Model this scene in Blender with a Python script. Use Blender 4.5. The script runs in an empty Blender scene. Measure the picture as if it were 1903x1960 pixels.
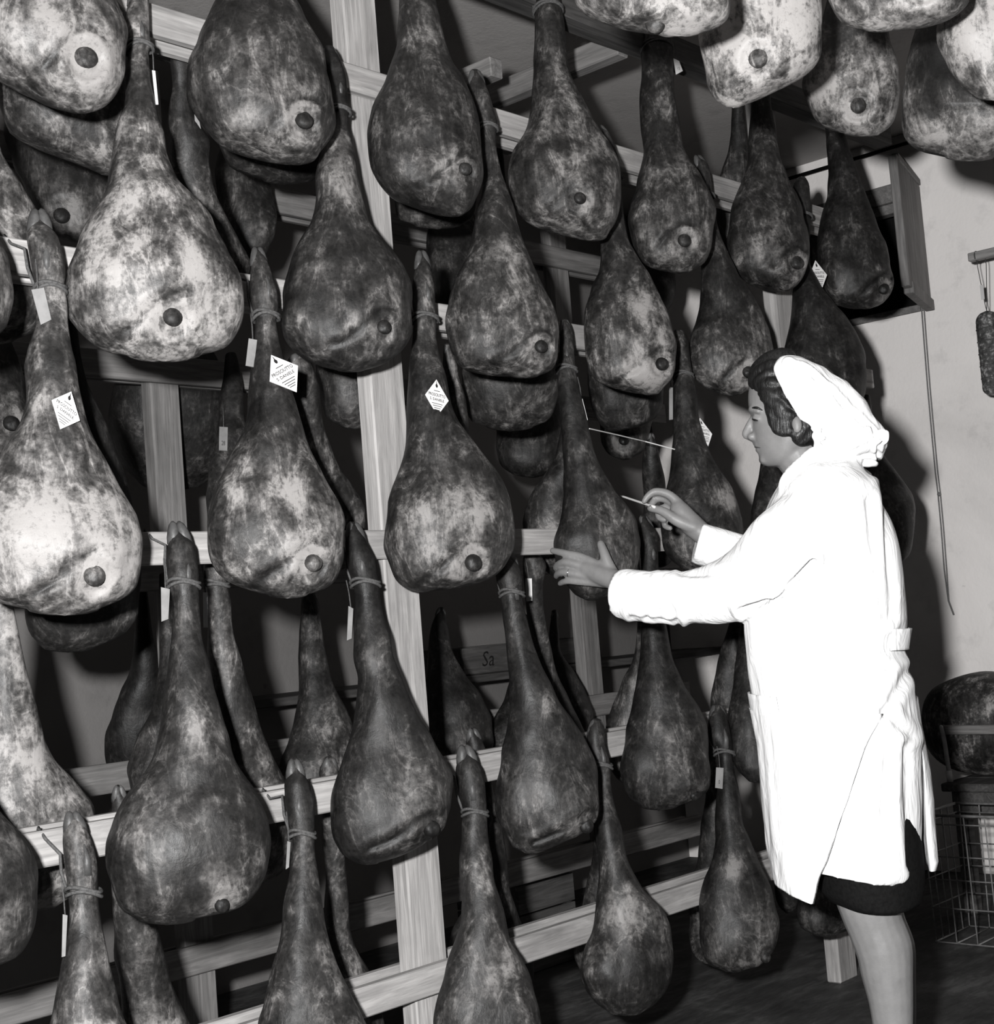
import bpy, bmesh, math, random
import numpy as np
from mathutils import Vector, Matrix, noise

# ------------------------------------------------------------------ camera
scene = bpy.context.scene
COL = scene.collection
FPX = 2824.0
YAW, PITCH, ROLL = math.radians(42.22), math.radians(4.381), math.radians(-4.537)
CAM = np.array([0.0, -2.45, 1.26])
FW = np.array([math.cos(YAW)*math.cos(PITCH), math.sin(YAW)*math.cos(PITCH), math.sin(PITCH)])
_r = np.cross(FW, [0, 0, 1]); _r /= np.linalg.norm(_r); _u = np.cross(_r, FW)
RT = _r*math.cos(ROLL) + _u*math.sin(ROLL)
UP = -_r*math.sin(ROLL) + _u*math.cos(ROLL)
cd = bpy.data.cameras.new('camera')
cd.sensor_fit = 'HORIZONTAL'; cd.sensor_width = 36.0; cd.lens = 36.0*FPX/1903.0
cd.clip_start = 0.05; cd.clip_end = 50
cam = bpy.data.objects.new('camera', cd); COL.objects.link(cam)
m = Matrix.Identity(4)
for i in range(3):
    m[i][0] = RT[i]; m[i][1] = UP[i]; m[i][2] = -FW[i]; m[i][3] = CAM[i]
cam.matrix_world = m
scene.camera = cam

# ------------------------------------------------------------------ light: press flash on a bracket, dim room
w = bpy.data.worlds.new('room_ambient'); scene.world = w; w.use_nodes = True
w.node_tree.nodes['Background'].inputs[0].default_value = (1.0, 0.99, 0.98, 1)
w.node_tree.nodes['Background'].inputs[1].default_value = 0.002
fl = bpy.data.lights.new('flash_bulb', 'SPOT'); fl.energy = 1030; fl.shadow_soft_size = 0.045
fl.spot_size = math.radians(105); fl.spot_blend = 0.4
flo = bpy.data.objects.new('flash_bulb', fl); COL.objects.link(flo)
flo.location = CAM - RT*0.20 + UP*0.15 - FW*0.02
flo.rotation_euler = cam.matrix_world.to_euler()
vs = scene.view_settings
vs.view_transform = 'Standard'; vs.look = 'None'; vs.gamma = 1.0; vs.use_curve_mapping = False
vs.exposure = 0.0
scene.cycles.diffuse_bounces = 1

# ------------------------------------------------------------------ measuring helpers (pixel of the 1903x1960 frame -> point in the room)
def ray(px, py): return FW + RT*(px-951.5)/FPX - UP*(py-980.0)/FPX
def aty(px, py, y): d = ray(px, py); return CAM + d*((y-CAM[1])/d[1])
def atx(px, py, x): d = ray(px, py); return CAM + d*((x-CAM[0])/d[0])
def atz(px, py, z): d = ray(px, py); return CAM + d*((z-CAM[2])/d[2])
def atd(px, py, dist): return CAM + ray(px, py)*dist
def unit(v): v = np.asarray(v, float); return v/np.linalg.norm(v)
def atplane(px, py, p0, n): d = ray(px, py); return CAM + d*(np.dot(p0-CAM, n)/np.dot(d, n))

# ------------------------------------------------------------------ object helpers
def link(name, me, mat=None, parent=None, loc=None):
    o = bpy.data.objects.new(name, me); COL.objects.link(o)
    if mat is not None and me is not None and len(me.materials) == 0: me.materials.append(mat)
    if parent is not None: o.parent = parent
    if loc is not None: o.location = loc
    return o
def mesh(name, V, Fc, smooth=False):
    me = bpy.data.meshes.new(name)
    me.from_pydata([tuple(v) for v in V], [], [tuple(f) for f in Fc]); me.update()
    if smooth: me.polygons.foreach_set('use_smooth', [True]*len(me.polygons))
    return me
def thing(name, label, cat, loc=(0, 0, 0), group=None):
    o = bpy.data.objects.new(name, None); COL.objects.link(o); o.empty_display_size = 0.05
    o.location = loc; return tag(o, label, cat, group)
def tag(o, label, cat, group=None):
    o['label'] = label; o['category'] = cat
    if group: o['group'] = group
    return o
def box_mesh(name, sx, sy, sz, bevel=0.003, origin=(0, 0, 0)):
    bm = bmesh.new(); bmesh.ops.create_cube(bm, size=1.0)
    for v in bm.verts:
        v.co = Vector((v.co.x*sx+origin[0], v.co.y*sy+origin[1], v.co.z*sz+origin[2]))
    if bevel: bmesh.ops.bevel(bm, geom=bm.edges[:], offset=bevel, segments=1, affect='EDGES')
    me = bpy.data.meshes.new(name); bm.to_mesh(me); bm.free(); return me
def bar(name, a, b, wy, wz, mat, parent=None, off=(0, 0, 0), upv=(0, 0, 1), bevel=0.003):
    """board from point a to b; local x runs along the grain"""
    a = Vector(a); b = Vector(b); L = (b-a).length
    x = (b-a).normalized(); z = Vector(upv); y = z.cross(x).normalized(); z = x.cross(y)
    me = box_mesh(name, L, wy, wz, bevel)
    o = link(name, me, mat, parent)
    M = Matrix((( x.x, y.x, z.x, 0), (x.y, y.y, z.y, 0), (x.z, y.z, z.z, 0), (0, 0, 0, 1)))
    M.translation = (a+b)/2 - Vector(off)
    o.matrix_local = M
    return o
def tube_data(P, r, seg=8, closed=False, cap=True):
    P = [np.asarray(p, float) for p in P]; n = len(P)
    rr = [r]*n if np.isscalar(r) else list(r)
    V = []; Fc = []; prev = None
    for i in range(n):
        if closed: t = unit(P[(i+1) % n]-P[i-1])
        else: t = unit(P[min(i+1, n-1)]-P[max(i-1, 0)])
        if prev is None:
            ref = np.array([0, 0, 1.0]) if abs(t[2]) < .9 else np.array([1.0, 0, 0]); a = unit(np.cross(t, ref))
        else: a = unit(prev - t*np.dot(prev, t))
        prev = a; b = np.cross(t, a)
        for k in range(seg):
            an = 2*math.pi*k/seg; V.append(P[i] + (a*math.cos(an)+b*math.sin(an))*rr[i])
    for i in range(n if closed else n-1):
        j = (i+1) % n
        for k in range(seg):
            k2 = (k+1) % seg; Fc.append((i*seg+k, i*seg+k2, j*seg+k2, j*seg+k))
    if not closed and cap:
        V.append(P[0]); c0 = len(V)-1; V.append(P[-1]); c1 = len(V)-1
        for k in range(seg):
            k2 = (k+1) % seg; Fc.append((c0, k2, k)); Fc.append((c1, (n-1)*seg+k, (n-1)*seg+k2))
    return V, Fc
def join_data(parts):
    V = []; Fc = []
    for v, f in parts:
        o = len(V); V += list(v); Fc += [tuple(i+o for i in q) for q in f]
    return V, Fc
def ball_data(c, r, nu=14, nv=9, ax=None):
    """ellipsoid; ax = three orthogonal axis vectors (with lengths) or None for a sphere"""
    c = np.asarray(c, float)
    if ax is None: ax = np.eye(3)*r
    V = [c+ax[2]]; Fc = []
    for j in range(1, nv):
        ph = math.pi*j/nv
        for i in range(nu):
            th = 2*math.pi*i/nu
            V.append(c + ax[0]*math.sin(ph)*math.cos(th) + ax[1]*math.sin(ph)*math.sin(th) + ax[2]*math.cos(ph))
    V.append(c-ax[2]); last = len(V)-1
    for i in range(nu): Fc.append((0, 1+i, 1+(i+1) % nu))
    for j in range(nv-2):
        for i in range(nu):
            a = 1+j*nu+i; b = 1+j*nu+(i+1) % nu; Fc.append((a, a+nu, b+nu, b))
    o = 1+(nv-2)*nu
    for i in range(nu): Fc.append((o+i, last, o+(i+1) % nu))
    return V, Fc

# ------------------------------------------------------------------ materials
def G(v, wm=1.0): return (v, v*(1-0.016*wm), v*(1-0.026*wm), 1)
class NT:
    def __init__(s, name):
        s.m = bpy.data.materials.new(name); s.m.use_nodes = True; s.t = s.m.node_tree; s.t.nodes.clear()
        s.out = s.n('ShaderNodeOutputMaterial'); s.b = s.n('ShaderNodeBsdfPrincipled')
        s.l(s.b.outputs[0], s.out.inputs[0])
    def n(s, ty, **kw):
        nd = s.t.nodes.new(ty)
        for k, v in kw.items(): setattr(nd, k, v)
        return nd
    def l(s, a, b): s.t.links.new(a, b)
    def set(s, nd, **kw):
        for k, v in kw.items(): nd.inputs[k.replace('_', ' ')].default_value = v
        return nd
    def coord(s, scale=(1, 1, 1), rnd=True, out='Object'):
        tc = s.n('ShaderNodeTexCoord'); mp = s.n('ShaderNodeMapping'); mp.inputs['Scale'].default_value = scale
        s.l(tc.outputs[out], mp.inputs[0])
        if rnd:
            oi = s.n('ShaderNodeObjectInfo'); ml = s.n('ShaderNodeMath', operation='MULTIPLY'); ml.inputs[1].default_value = 37.0
            s.l(oi.outputs['Random'], ml.inputs[0]); s.l(ml.outputs[0], mp.inputs['Location'])
        return mp.outputs[0]
    def noise(s, vec, scale, detail=5, rough=.6, dist=0.0):
        nd = s.n('ShaderNodeTexNoise'); s.set(nd, Scale=scale, Detail=detail, Roughness=rough, Distortion=dist)
        s.l(vec, nd.inputs['Vector']); return nd.outputs['Fac']
    def math(s, op, a, b=None, c=None, clamp=False):
        nd = s.n('ShaderNodeMath', operation=op); nd.use_clamp = clamp
        for i, v in enumerate((a, b, c)):
            if v is None: continue
            if isinstance(v, (int, float)): nd.inputs[i].default_value = v
            else: s.l(v, nd.inputs[i])
        return nd.outputs[0]
    def ramp(s, fac, stops, interp='LINEAR'):
        nd = s.n('ShaderNodeValToRGB'); nd.color_ramp.interpolation = interp
        e = nd.color_ramp.elements
        while len(e) < len(stops): e.new(0.5)
        for k, (p, c) in enumerate(stops):
            e[k].position = p; e[k].color = c if not isinstance(c, (int, float)) else G(c)
        s.l(fac, nd.inputs[0]); return nd.outputs[0]
    def mix(s, fac, a, b, mode='MIX'):
        nd = s.n('ShaderNodeMix', data_type='RGBA', blend_type=mode)
        for sock, v in ((nd.inputs[0], fac), (nd.inputs[6], a), (nd.inputs[7], b)):
            if isinstance(v, (int, float)): sock.default_value = v
            elif isinstance(v, tuple): sock.default_value = v
            else: s.l(v, sock)
        return nd.outputs[2]
    def bump(s, h, strength=.3, dist=.01):
        nd = s.n('ShaderNodeBump'); nd.inputs['Strength'].default_value = strength; nd.inputs['Distance'].default_value = dist
        s.l(h, nd.inputs['Height']); s.l(nd.outputs[0], s.b.inputs['Normal'])
    def fin(s, col=None, rough=.6, spec=.3):
        if col is not None:
            if isinstance(col, tuple): s.b.inputs['Base Color'].default_value = col
            else: s.l(col, s.b.inputs['Base Color'])
        if isinstance(rough, (int, float)): s.b.inputs['Roughness'].default_value = rough
        else: s.l(rough, s.b.inputs['Roughness'])
        s.b.inputs['Specular IOR Level'].default_value = spec
        return s.m

def mat_ham():
    s = NT('ham_skin'); v = s.coord(); vs_ = s.coord((1, 1, .28))
    big = s.noise(v, 6.5, 6, .62, .5); mid = s.noise(v, 21, 6, .66, .3); streak = s.noise(vs_, 34, 5, .6, .5); fine = s.noise(v, 95, 4, .7)
    at = s.n('ShaderNodeAttribute', attribute_name='flesh_glare').outputs['Fac']
    tone = s.n('ShaderNodeAttribute', attribute_name='tone', attribute_type='OBJECT').outputs['Fac']
    nz = s.math('MULTIPLY', s.math('SUBTRACT', big, .5), 1.35)
    nz = s.math('MULTIPLY_ADD', s.math('SUBTRACT', mid, .5), 1.0, nz)
    nz = s.math('MULTIPLY_ADD', s.math('SUBTRACT', streak, .5), 1.15, nz)
    nz = s.math('MULTIPLY_ADD', s.math('SUBTRACT', fine, .5), .55, nz)
    a = s.math('MULTIPLY_ADD', nz, s.math('MULTIPLY_ADD', tone, .55, .45), at)
    rg = s.noise(s.coord((1, 1, .4)), 12, 5, .62, 1.4)
    rg = s.math('SUBTRACT', 1.0, s.math('MULTIPLY', s.math('ABSOLUTE', s.math('SUBTRACT', rg, .5)), 26.0), clamp=True)
    a = s.math('MULTIPLY_ADD', s.math('MULTIPLY', rg, mid), .30, a)
    col = s.ramp(a, [(0.0, .006), (.28, .0135), (.48, .026), (.60, .047), (.74, .095), (1.0, .25)])
    spk = s.ramp(fine, [(.30, .62), (.46, 1.0), (.62, 1.0), (.74, 1.2)])
    col = s.mix(1.0, col, spk, 'MULTIPLY')
    d2 = s.noise(v, 13, 4, .6, 1.2)
    drk = s.ramp(d2, [(.28, .35), (.40, 1.0)]); col = s.mix(.8, col, drk, 'MULTIPLY')
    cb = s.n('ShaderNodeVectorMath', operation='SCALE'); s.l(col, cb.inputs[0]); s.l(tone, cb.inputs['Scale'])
    h = s.math('ADD', s.math('MULTIPLY', mid, .6), s.math('MULTIPLY', streak, .55)); h = s.math('MULTIPLY_ADD', fine, .22, h)
    s.bump(h, .30, .009)
    return s.fin(cb.outputs[0], s.ramp(mid, [(.3, .42), (.7, .62)]), .22)
def mat_wood(name, lo, hi, rough=.75):
    s = NT(name); v = s.coord((1.2, 16, 16)); v2 = s.coord((6, 120, 120)); v3 = s.coord()
    g = s.noise(v, 2.2, 5, .6, 1.2); f = s.noise(v2, 1.5, 3, .6); bl = s.noise(v3, 4, 4, .6)
    c = s.ramp(g, [(.32, lo), (.5, (lo+hi)/2), (.62, hi)])
    c = s.mix(.5, c, s.ramp(f, [(.3, .55), (.6, 1.0)]), 'MULTIPLY')
    c = s.mix(.6, c, s.ramp(bl, [(.25, .55), (.5, 1.0), (.75, 1.12)]), 'MULTIPLY')
    s.bump(s.math('ADD', g, f), .25, .004)
    return s.fin(c, rough, .2)
def mat_plaster(name, val, stain=.75):
    s = NT(name); v = s.coord(rnd=False)
    a = s.noise(v, 1.1, 6, .6, .4); b = s.noise(v, 7, 5, .65); c = s.noise(v, 60, 3, .6); d = s.noise(v, 16, 3, .5)
    col = s.ramp(a, [(.25, val*.8), (.5, val), (.75, val*1.08)])
    col = s.mix(.5, col, s.ramp(b, [(.28, .7), (.45, 1.0)]), 'MULTIPLY')
    col = s.mix(1.0, col, s.ramp(d, [(.20, stain), (.25, 1.0)]), 'MULTIPLY')
    s.bump(s.math('ADD', b, s.math('MULTIPLY', c, .6)), .25, .01)
    return s.fin(col, .85, .15)
def mat_floor():
    s = NT('floor_stone'); v = s.coord((1, 1, 1), rnd=False); a = s.noise(v, 2.0, 6, .65, .6); b = s.noise(s.coord((1, 3, 1), rnd=False), 7, 6, .7, .3)
    c = s.ramp(s.math('ADD', s.math('MULTIPLY', a, .5), s.math('MULTIPLY', b, .5)), [(.36, .018), (.5, .045), (.62, .10), (.72, .16)])
    s.bump(b, .4, .01); return s.fin(c, .7, .25)
def mat_simple(name, val, rough=.6, spec=.3, sc=30, amt=.25, bump=.1, col=None, bd=.004):
    s = NT(name); v = s.coord(); a = s.noise(v, sc, 4, .6); base = col if col else G(val)
    c = s.mix(1.0, base, s.ramp(a, [(.3, G(1-amt, 0)), (.6, G(1.0, 0))]), 'MULTIPLY')
    if bump: s.bump(a, bump, bd)
    return s.fin(c, rough, spec)
def mat_cloth():
    s = NT('white_cotton'); v = s.coord(rnd=False); a = s.noise(v, 5, 4, .55, .8); wv = s.noise(s.coord((260, 260, 260), rnd=False), 3, 2, .5)
    f = s.noise(s.coord((9, 9, 3.2), rnd=False), 2.2, 3, .55, .9)
    s.bump(s.math('MULTIPLY_ADD', f, 1.0, s.math('MULTIPLY', wv, .03)), .32, .03)
    return s.fin(s.ramp(a, [(.3, G(.76, .2)), (.7, G(.82, .2))]), .85, .1)
def mat_skin():
    s = NT('skin'); v = s.coord(rnd=False); a = s.noise(v, 22, 4, .6); b = s.noise(v, 160, 3, .6)
    c = s.ramp(a, [(.3, .135), (.7, .175)]); s.bump(s.math('MULTIPLY_ADD', b, .5, a), .12, .004)
    return s.fin(c, .5, .35)
def mat_hair():
    s = NT('dark_hair'); v = s.coord((60, 60, 9), rnd=False); a = s.noise(v, 2.5, 4, .6, 1.5)
    s.bump(a, .5, .004); return s.fin(s.ramp(a, [(.35, .003), (.65, .014)]), .42, .35)
def mat_salami():
    s = NT('salami_casing'); v = s.coord(); a = s.noise(v, 70, 5, .7); b = s.noise(v, 14, 4, .6)
    c = s.ramp(s.math('ADD', s.math('MULTIPLY', a, .6), s.math('MULTIPLY', b, .4)), [(.38, .02), (.52, .08), (.64, .42)])
    s.bump(a, .6, .006); return s.fin(c, .6, .3)
M = dict(
    ham=mat_ham(), hoof=mat_simple('trotter_horn', .06, .5, .35, 40, .5, .4), bone=mat_simple('femur_head', .05, .4, .45, 60, .4, .25),
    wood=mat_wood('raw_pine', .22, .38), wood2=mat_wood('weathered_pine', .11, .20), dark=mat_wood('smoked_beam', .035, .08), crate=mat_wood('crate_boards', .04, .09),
    shutter=mat_wood('painted_shutter', .15, .24), wall=mat_plaster('lime_plaster', .90), ceil=mat_plaster('ceiling_plaster', .34), wall2=mat_plaster('dark_plaster', .17),
    floor=mat_floor(), string=mat_simple('hemp_string', .08, .8, .1, 200, .5, .3), cord=mat_simple('cord_fibre', .22, .8, .1, 200, .4, .3),
    paper=mat_simple('label_paper', .55, .8, .1, 20, .08, 0), tagpaper=mat_simple('plain_tag_card', .20, .8, .1, 25, .3, .1), ink=mat_simple('printing_ink', .012, .7, .1, 20, .1, 0),
    cloth=mat_cloth(), skin=mat_skin(), hair=mat_hair(), skirt=mat_simple('black_wool', .008, .95, .05, 120, .4, .3), metal=mat_simple('dull_steel', .30, .4, .5, 40, .3, .1),
    black=mat_simple('dark_interior', .01, .9, .05, 10, .3, 0), salami=mat_salami(), lips=mat_simple('lip_skin', .05, .45, .35, 40, .2, .1), button=mat_simple('coat_button', .42, .4, .4, 30, .1, 0),
    nail=mat_simple('nail_plate', .19, .35, .4, 30, .1, 0), eye=mat_simple('eye_surface', .06, .2, .5, 10, .1, 0), shoe=mat_simple('black_leather', .012, .35, .4, 50, .2, .1), gold=mat_simple('wedding_band', .6, .2, .8, 10, .05, 0),
    wire=mat_simple('wire_steel', .20, .45, .5, 60, .4, .1))
M['gold'].node_tree.nodes['Principled BSDF'].inputs['Metallic'].default_value = 1.0
# ------------------------------------------------------------------ the room
XW, YW, ZC, FZ = 6.00, 1.90, 3.27, .055
def struct(name, me, mat):
    o = link(name, me, mat); o['kind'] = 'structure'; return o
def slab(name, lo, hi, mat):
    lo = np.array(lo, float); hi = np.array(hi, float); c = (lo+hi)/2; d = hi-lo
    o = struct(name, box_mesh(name, *d, bevel=0), mat); o.location = c; return o
slab('floor', (-2.5, -5.5, -.1), (XW+.3, YW+.2, FZ), M['floor'])
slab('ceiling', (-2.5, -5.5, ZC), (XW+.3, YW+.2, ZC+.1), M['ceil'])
slab('wall_left', (-2.5, YW, 0), (XW+.3, YW+.2, ZC), M['wall2'])  # plaster set much darker than on the back wall
# back wall with the opening of the small window
y0, y1, z0, z1 = atx(1777,593,XW)[1], atx(1777,593,XW)[1]+.62, atx(1777,593,XW)[2], atx(1666,412,XW)[2]+.03
bm = bmesh.new()
def addbox(bm, lo, hi):
    r = bmesh.ops.create_cube(bm, size=1.0)
    for v in r['verts']:
        v.co = Vector([(lo[i]+hi[i])/2 + v.co[i]*(hi[i]-lo[i]) for i in range(3)])
addbox(bm, (XW, -5.5, 0), (XW+.3, y0, ZC)); addbox(bm, (XW, y1, 0), (XW+.3, YW, ZC))
addbox(bm, (XW, y0, 0), (XW+.3, y1, z0)); addbox(bm, (XW, y0, z1), (XW+.3, y1, ZC))
me = bpy.data.meshes.new('wall_back'); bm.to_mesh(me); bm.free(); struct('wall_back', me, M['wall'])
# window: dark opening, frame boards and the shutter swung into the room
win = bpy.data.objects.new('window_1', None); COL.objects.link(win); win.location = (XW, (y0+y1)/2, z0); win['kind'] = 'structure'
wl = win.location
def wpart(name, lo, hi, mat, par=win, bev=.003):
    lo = np.array(lo); hi = np.array(hi); o = link(name, box_mesh(name, *(hi-lo), bevel=bev), mat, par); o.location = Vector((lo+hi)/2)-wl; return o
wpart('dark_backing', (XW+.22, y0, z0), (XW+.235, y1, z1), M['black'], bev=0)  # black sheet standing in for the darkness of the recess
wpart('lintel_board', (XW-.03, y0+.0, z1-.005), (XW+.03, y1+.06, z1+.075), M['shutter'])
wpart('frame_rail', (XW-.012, y0, z1-.05), (XW+.05, y1, z1-.006), M['shutter'])
wpart('jamb', (XW-.012, y0+.001, z0+.001), (XW+.10, y0+.03, z1-.051), M['shutter'])
wpart('jamb', (XW-.012, y1-.03, z0+.001), (XW+.10, y1-.001, z1-.051), M['shutter'])
wpart('sill', (XW-.015, y0+.031, z0+.001), (XW+.12, y1-.031, z0+.03), M['shutter'])
# shutter: hinge post on the wall, free edge nearer the camera
hg = atx(1768, 470, XW-.015); fr = atx(1722, 435, XW-.52)
dx = unit(np.array([fr[0]-hg[0], fr[1]-hg[1], 0])); sw = math.hypot(fr[0]-hg[0], fr[1]-hg[1])
zt, zb = z1+.045, z0+.01
def sboard(name, a, b, z_lo, z_hi, th, mat, par, push=0.0):
    nrm = np.array([dx[1], -dx[0], 0]); c = hg + dx*(a+b)/2 + nrm*push
    o = link(name, box_mesh(name, z_hi-z_lo, b-a, th, .003), mat, par)
    Mx = Matrix(((0, dx[0], nrm[0], 0), (0, dx[1], nrm[1], 0), (1, 0, 0, 0), (0, 0, 0, 1)))
    Mx.translation = Vector((c[0], c[1], (z_lo+z_hi)/2)) - wl; o.matrix_local = Mx; return o
sboard('shutter_plank', .0, sw*.45, zb+.03, zt-.01, .018, M['shutter'], win)
sboard('shutter_plank', sw*.455, sw-.06, zb+.03, zt-.005, .018, M['shutter'], win)
sboard('shutter_stile', sw-.058, sw, zb, zt, .035, M['shutter'], win)
sboard('shutter_rail', .0, sw-.06, zb-.02, zb+.028, .04, M['shutter'], win)
sboard('shutter_rail', .0, sw-.06, zt-.008, zt+.02, .03, M['shutter'], win)
hk = [hg+dx*(sw*.60)+np.array([dx[1], -dx[0], 0])*s*.016+np.array([0, 0, z]) for s, z in ((1, .22), (1.2, .05), (1.4, .03), (1.2, -.05), (1, -.18))]
for p in hk: p[2] += (zt+zb)/2-hg[2]+.0
link('latch_rod', mesh('latch_rod', *tube_data([p-np.array(wl) for p in hk], .004, 6)), M['black'], win)

# pull cord down the wall
cp = [(1764, 556), (1771, 650), (1778, 740), (1786, 830), (1793, 905), (1798, 945), (1804, 1010), (1810, 1090), (1816, 1150), (1826, 1177)]
root = thing('pull_cord', 'double pull cord hanging from the shutter down the plaster wall', 'cord', atx(1764, 556, XW-.05))
o0 = np.array(root.location)
for s in (-1, 1):
    P = [atx(x+s*2.3*(1 if i < 8 else .2), y, XW-.02-.02*(i == 0)) - o0 for i, (x, y) in enumerate(cp)]
    link('strand', mesh('strand', *tube_data(P, .0032, 6)), M['cord'], root)
kn = atx(1798, 946, XW-.024)-o0
link('knot', mesh('knot', *ball_data(kn, .009, 10, 6)), M['cord'], root)

# thin pipe under the ceiling along the back wall
pA = atx(1500, 345, XW-.12); pB = atx(1790, 272, XW-.12); pB[2] = pA[2]
dirp = pB-pA; pB = pA+dirp*5
root = tag(link('ceiling_pipe', mesh('ceiling_pipe', *tube_data([(0, 0, 0), pB-pA], .008, 10), True), M['black'], loc=pA), 'thin dark pipe running under the ceiling above the shutter', 'pipe')

# ------------------------------------------------------------------ the racks
RZ = [2.945, 2.595, 2.050, 1.497, 0.956, 0.509]      # top edges of the rails
rack = thing('drying_rack', 'pale pine ham rack of posts and double rails nearest the camera', 'rack', (2.34, .05, 0))
ro = (2.34, .05, 0)
for x in (.50, 2.383, 4.21):
    bar('post', (x, .0495, FZ), (x, .0495, ZC-.002), .108, .05, M['wood'], rack, ro, upv=(0, 1, 0), bevel=.004)
for i, z in enumerate(RZ):
    if i == 0: continue
    bar('front_rail', (.2, .0115, z-.033), (4.72, .0115, z-.033), .023, .066, M['wood'], rack, ro)
    bar('back_rail', (.2, .0865, z-.030), (4.72, .0865, z-.030), .023, .062, M['wood'], rack, ro)
bar('top_beam', (.2, -.012, 2.93), (4.95, -.012, 2.93), .07, .075, M['dark'], rack, ro)
bar('top_back_board', (.2, .36, 2.70), (4.72, .36, 2.70), .025, .085, M['wood2'], rack, ro)
for x in (1.0, 3.44, ):
    bar('cross_beam', (x, .03, 2.925), (x, 1.0, 2.925), .05, .07, M['wood2'], rack, ro)
bar('cross_beam', (3.02, .16, 2.80), (3.02, 1.0, 2.80), .05, .055, M['wood2'], rack, ro)
YR = .90
rack2 = thing('drying_rack', 'dim second pine rack standing in shadow behind the first, near the wall', 'rack', (2.34, YR, 0)); ro2 = (2.34, YR, 0)
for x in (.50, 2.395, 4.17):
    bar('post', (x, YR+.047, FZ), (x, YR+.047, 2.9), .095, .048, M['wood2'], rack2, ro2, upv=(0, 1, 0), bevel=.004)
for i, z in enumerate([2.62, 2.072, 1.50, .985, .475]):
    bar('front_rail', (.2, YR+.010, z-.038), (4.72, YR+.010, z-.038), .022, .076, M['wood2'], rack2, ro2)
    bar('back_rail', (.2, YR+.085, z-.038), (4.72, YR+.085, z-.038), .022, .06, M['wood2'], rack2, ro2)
# ------------------------------------------------------------------ hams
def pchip(xs, ys, q):
    xs = np.asarray(xs, float); ys = np.asarray(ys, float); h = np.diff(xs); d = np.diff(ys)/h; n = len(xs)
    mm = np.zeros(n); mm[0] = d[0]; mm[-1] = d[-1]
    for i in range(1, n-1):
        if d[i-1]*d[i] > 0:
            w1 = 2*h[i]+h[i-1]; w2 = h[i]+2*h[i-1]; mm[i] = (w1+w2)/(w1/d[i-1]+w2/d[i])
    k = np.clip(np.searchsorted(xs, q)-1, 0, n-2); t = (q-xs[k])/h[k]
    return ((1+2*t)*(1-t)**2)*ys[k] + t*(1-t)**2*h[k]*mm[k] + t*t*(3-2*t)*ys[k+1] + t*t*(t-1)*h[k]*mm[k+1]
def sstep(a, b, x): t = np.clip((x-a)/(b-a), 0, 1); return t*t*(3-2*t)
def fbm(P, sc, seed):
    o = Vector((seed*3.7, seed*1.3, -seed*2.1))
    return np.array([noise.noise(Vector(p)*sc+o) for p in P])

def build_loft(rows, plane_pt, n, u, nr, nk, kbody=.66, flat=.8, expo=2.25, seed=0, phi=0.0, lump=1.0):
    """rows (y, xl, xr) in pixels, laid on the plane through plane_pt: returns rings etc."""
    ys = [r[0] for r in rows]
    yb0, yb1 = ys[0], ys[-1]
    t = np.linspace(0, 1, nr); t = t*.72 + .28*(t*t*(3-2*t))
    q = yb0+(yb1-yb0)*t
    xl = pchip(ys, [r[1] for r in rows], q); xr = pchip(ys, [r[2] for r in rows], q)
    # rounded ends
    wl_ = xr[-1]-xl[-1]; w0_ = xr[0]-xl[0]
    ext = [(math.sin(a), math.cos(a)) for a in (.45, .85, 1.2, 1.45)]
    cb = (xl[-1]+xr[-1])/2; ct = (xl[0]+xr[0])/2
    qb = [yb1+.10*wl_*s for s, c in ext]; lb = [cb-wl_/2*c for s, c in ext]; rb = [cb+wl_/2*c for s, c in ext]
    qt = [yb0-.22*w0_*s for s, c in ext][::-1]; lt = [ct-w0_/2*c for s, c in ext][::-1]; rtp = [ct+w0_/2*c for s, c in ext][::-1]
    q = np.concatenate([qt, q, qb]); xl = np.concatenate([lt, xl, lb]); xr = np.concatenate([rtp, xr, rb])
    Lp = np.array([atplane(a, b, plane_pt, n) for a, b in zip(xl, q)]); Rp = np.array([atplane(a, b, plane_pt, n) for a, b in zip(xr, q)])
    C = (Lp+Rp)/2; A = (Rp-Lp)/2; hw = np.linalg.norm(A, axis=1)
    wmax = hw.max()
    k = 1.0-(1.0-kbody)*sstep(.30, .85, hw/wmax)
    D = k*hw
    # body thickness rounded off towards the bottom
    s_len = np.concatenate([[0], np.cumsum(np.linalg.norm(np.diff(C, axis=0), axis=1))]); e = (s_len[-1]-s_len)/(1.15*wmax)
    ib = int(np.argmax(hw)); full = D[ib]
    cap = full*np.sqrt(np.clip(1-(1-np.clip(e, 0, 1))**2, 0, 1))
    idx = np.arange(len(hw)); D = np.where(idx >= ib, np.minimum(np.maximum(D, .97*cap), cap+.002), D)
    D = np.maximum(D, .0015)
    A = A/np.sqrt(1+(k*math.tan(phi))**2)[:, None]
    th = np.linspace(0, 2*math.pi, nk, endpoint=False)
    cs, sn = np.cos(th), np.sin(th)
    sx = np.sign(cs)*np.abs(cs)**(2/expo); sy = np.sign(sn)*np.abs(sn)**(2/expo)
    V = C[:, None, :] + A[:, None, :]*sx[None, :, None] + n[None, None, :]*(D[:, None]*np.where(sy > 0, sy, sy*flat)[None, :])[:, :, None]
    return dict(V=V, C=C, A=A, D=D, hw=hw, wmax=wmax, q=q, xl=xl, xr=xr, sy=sy, slen=s_len, expo=expo)
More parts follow.
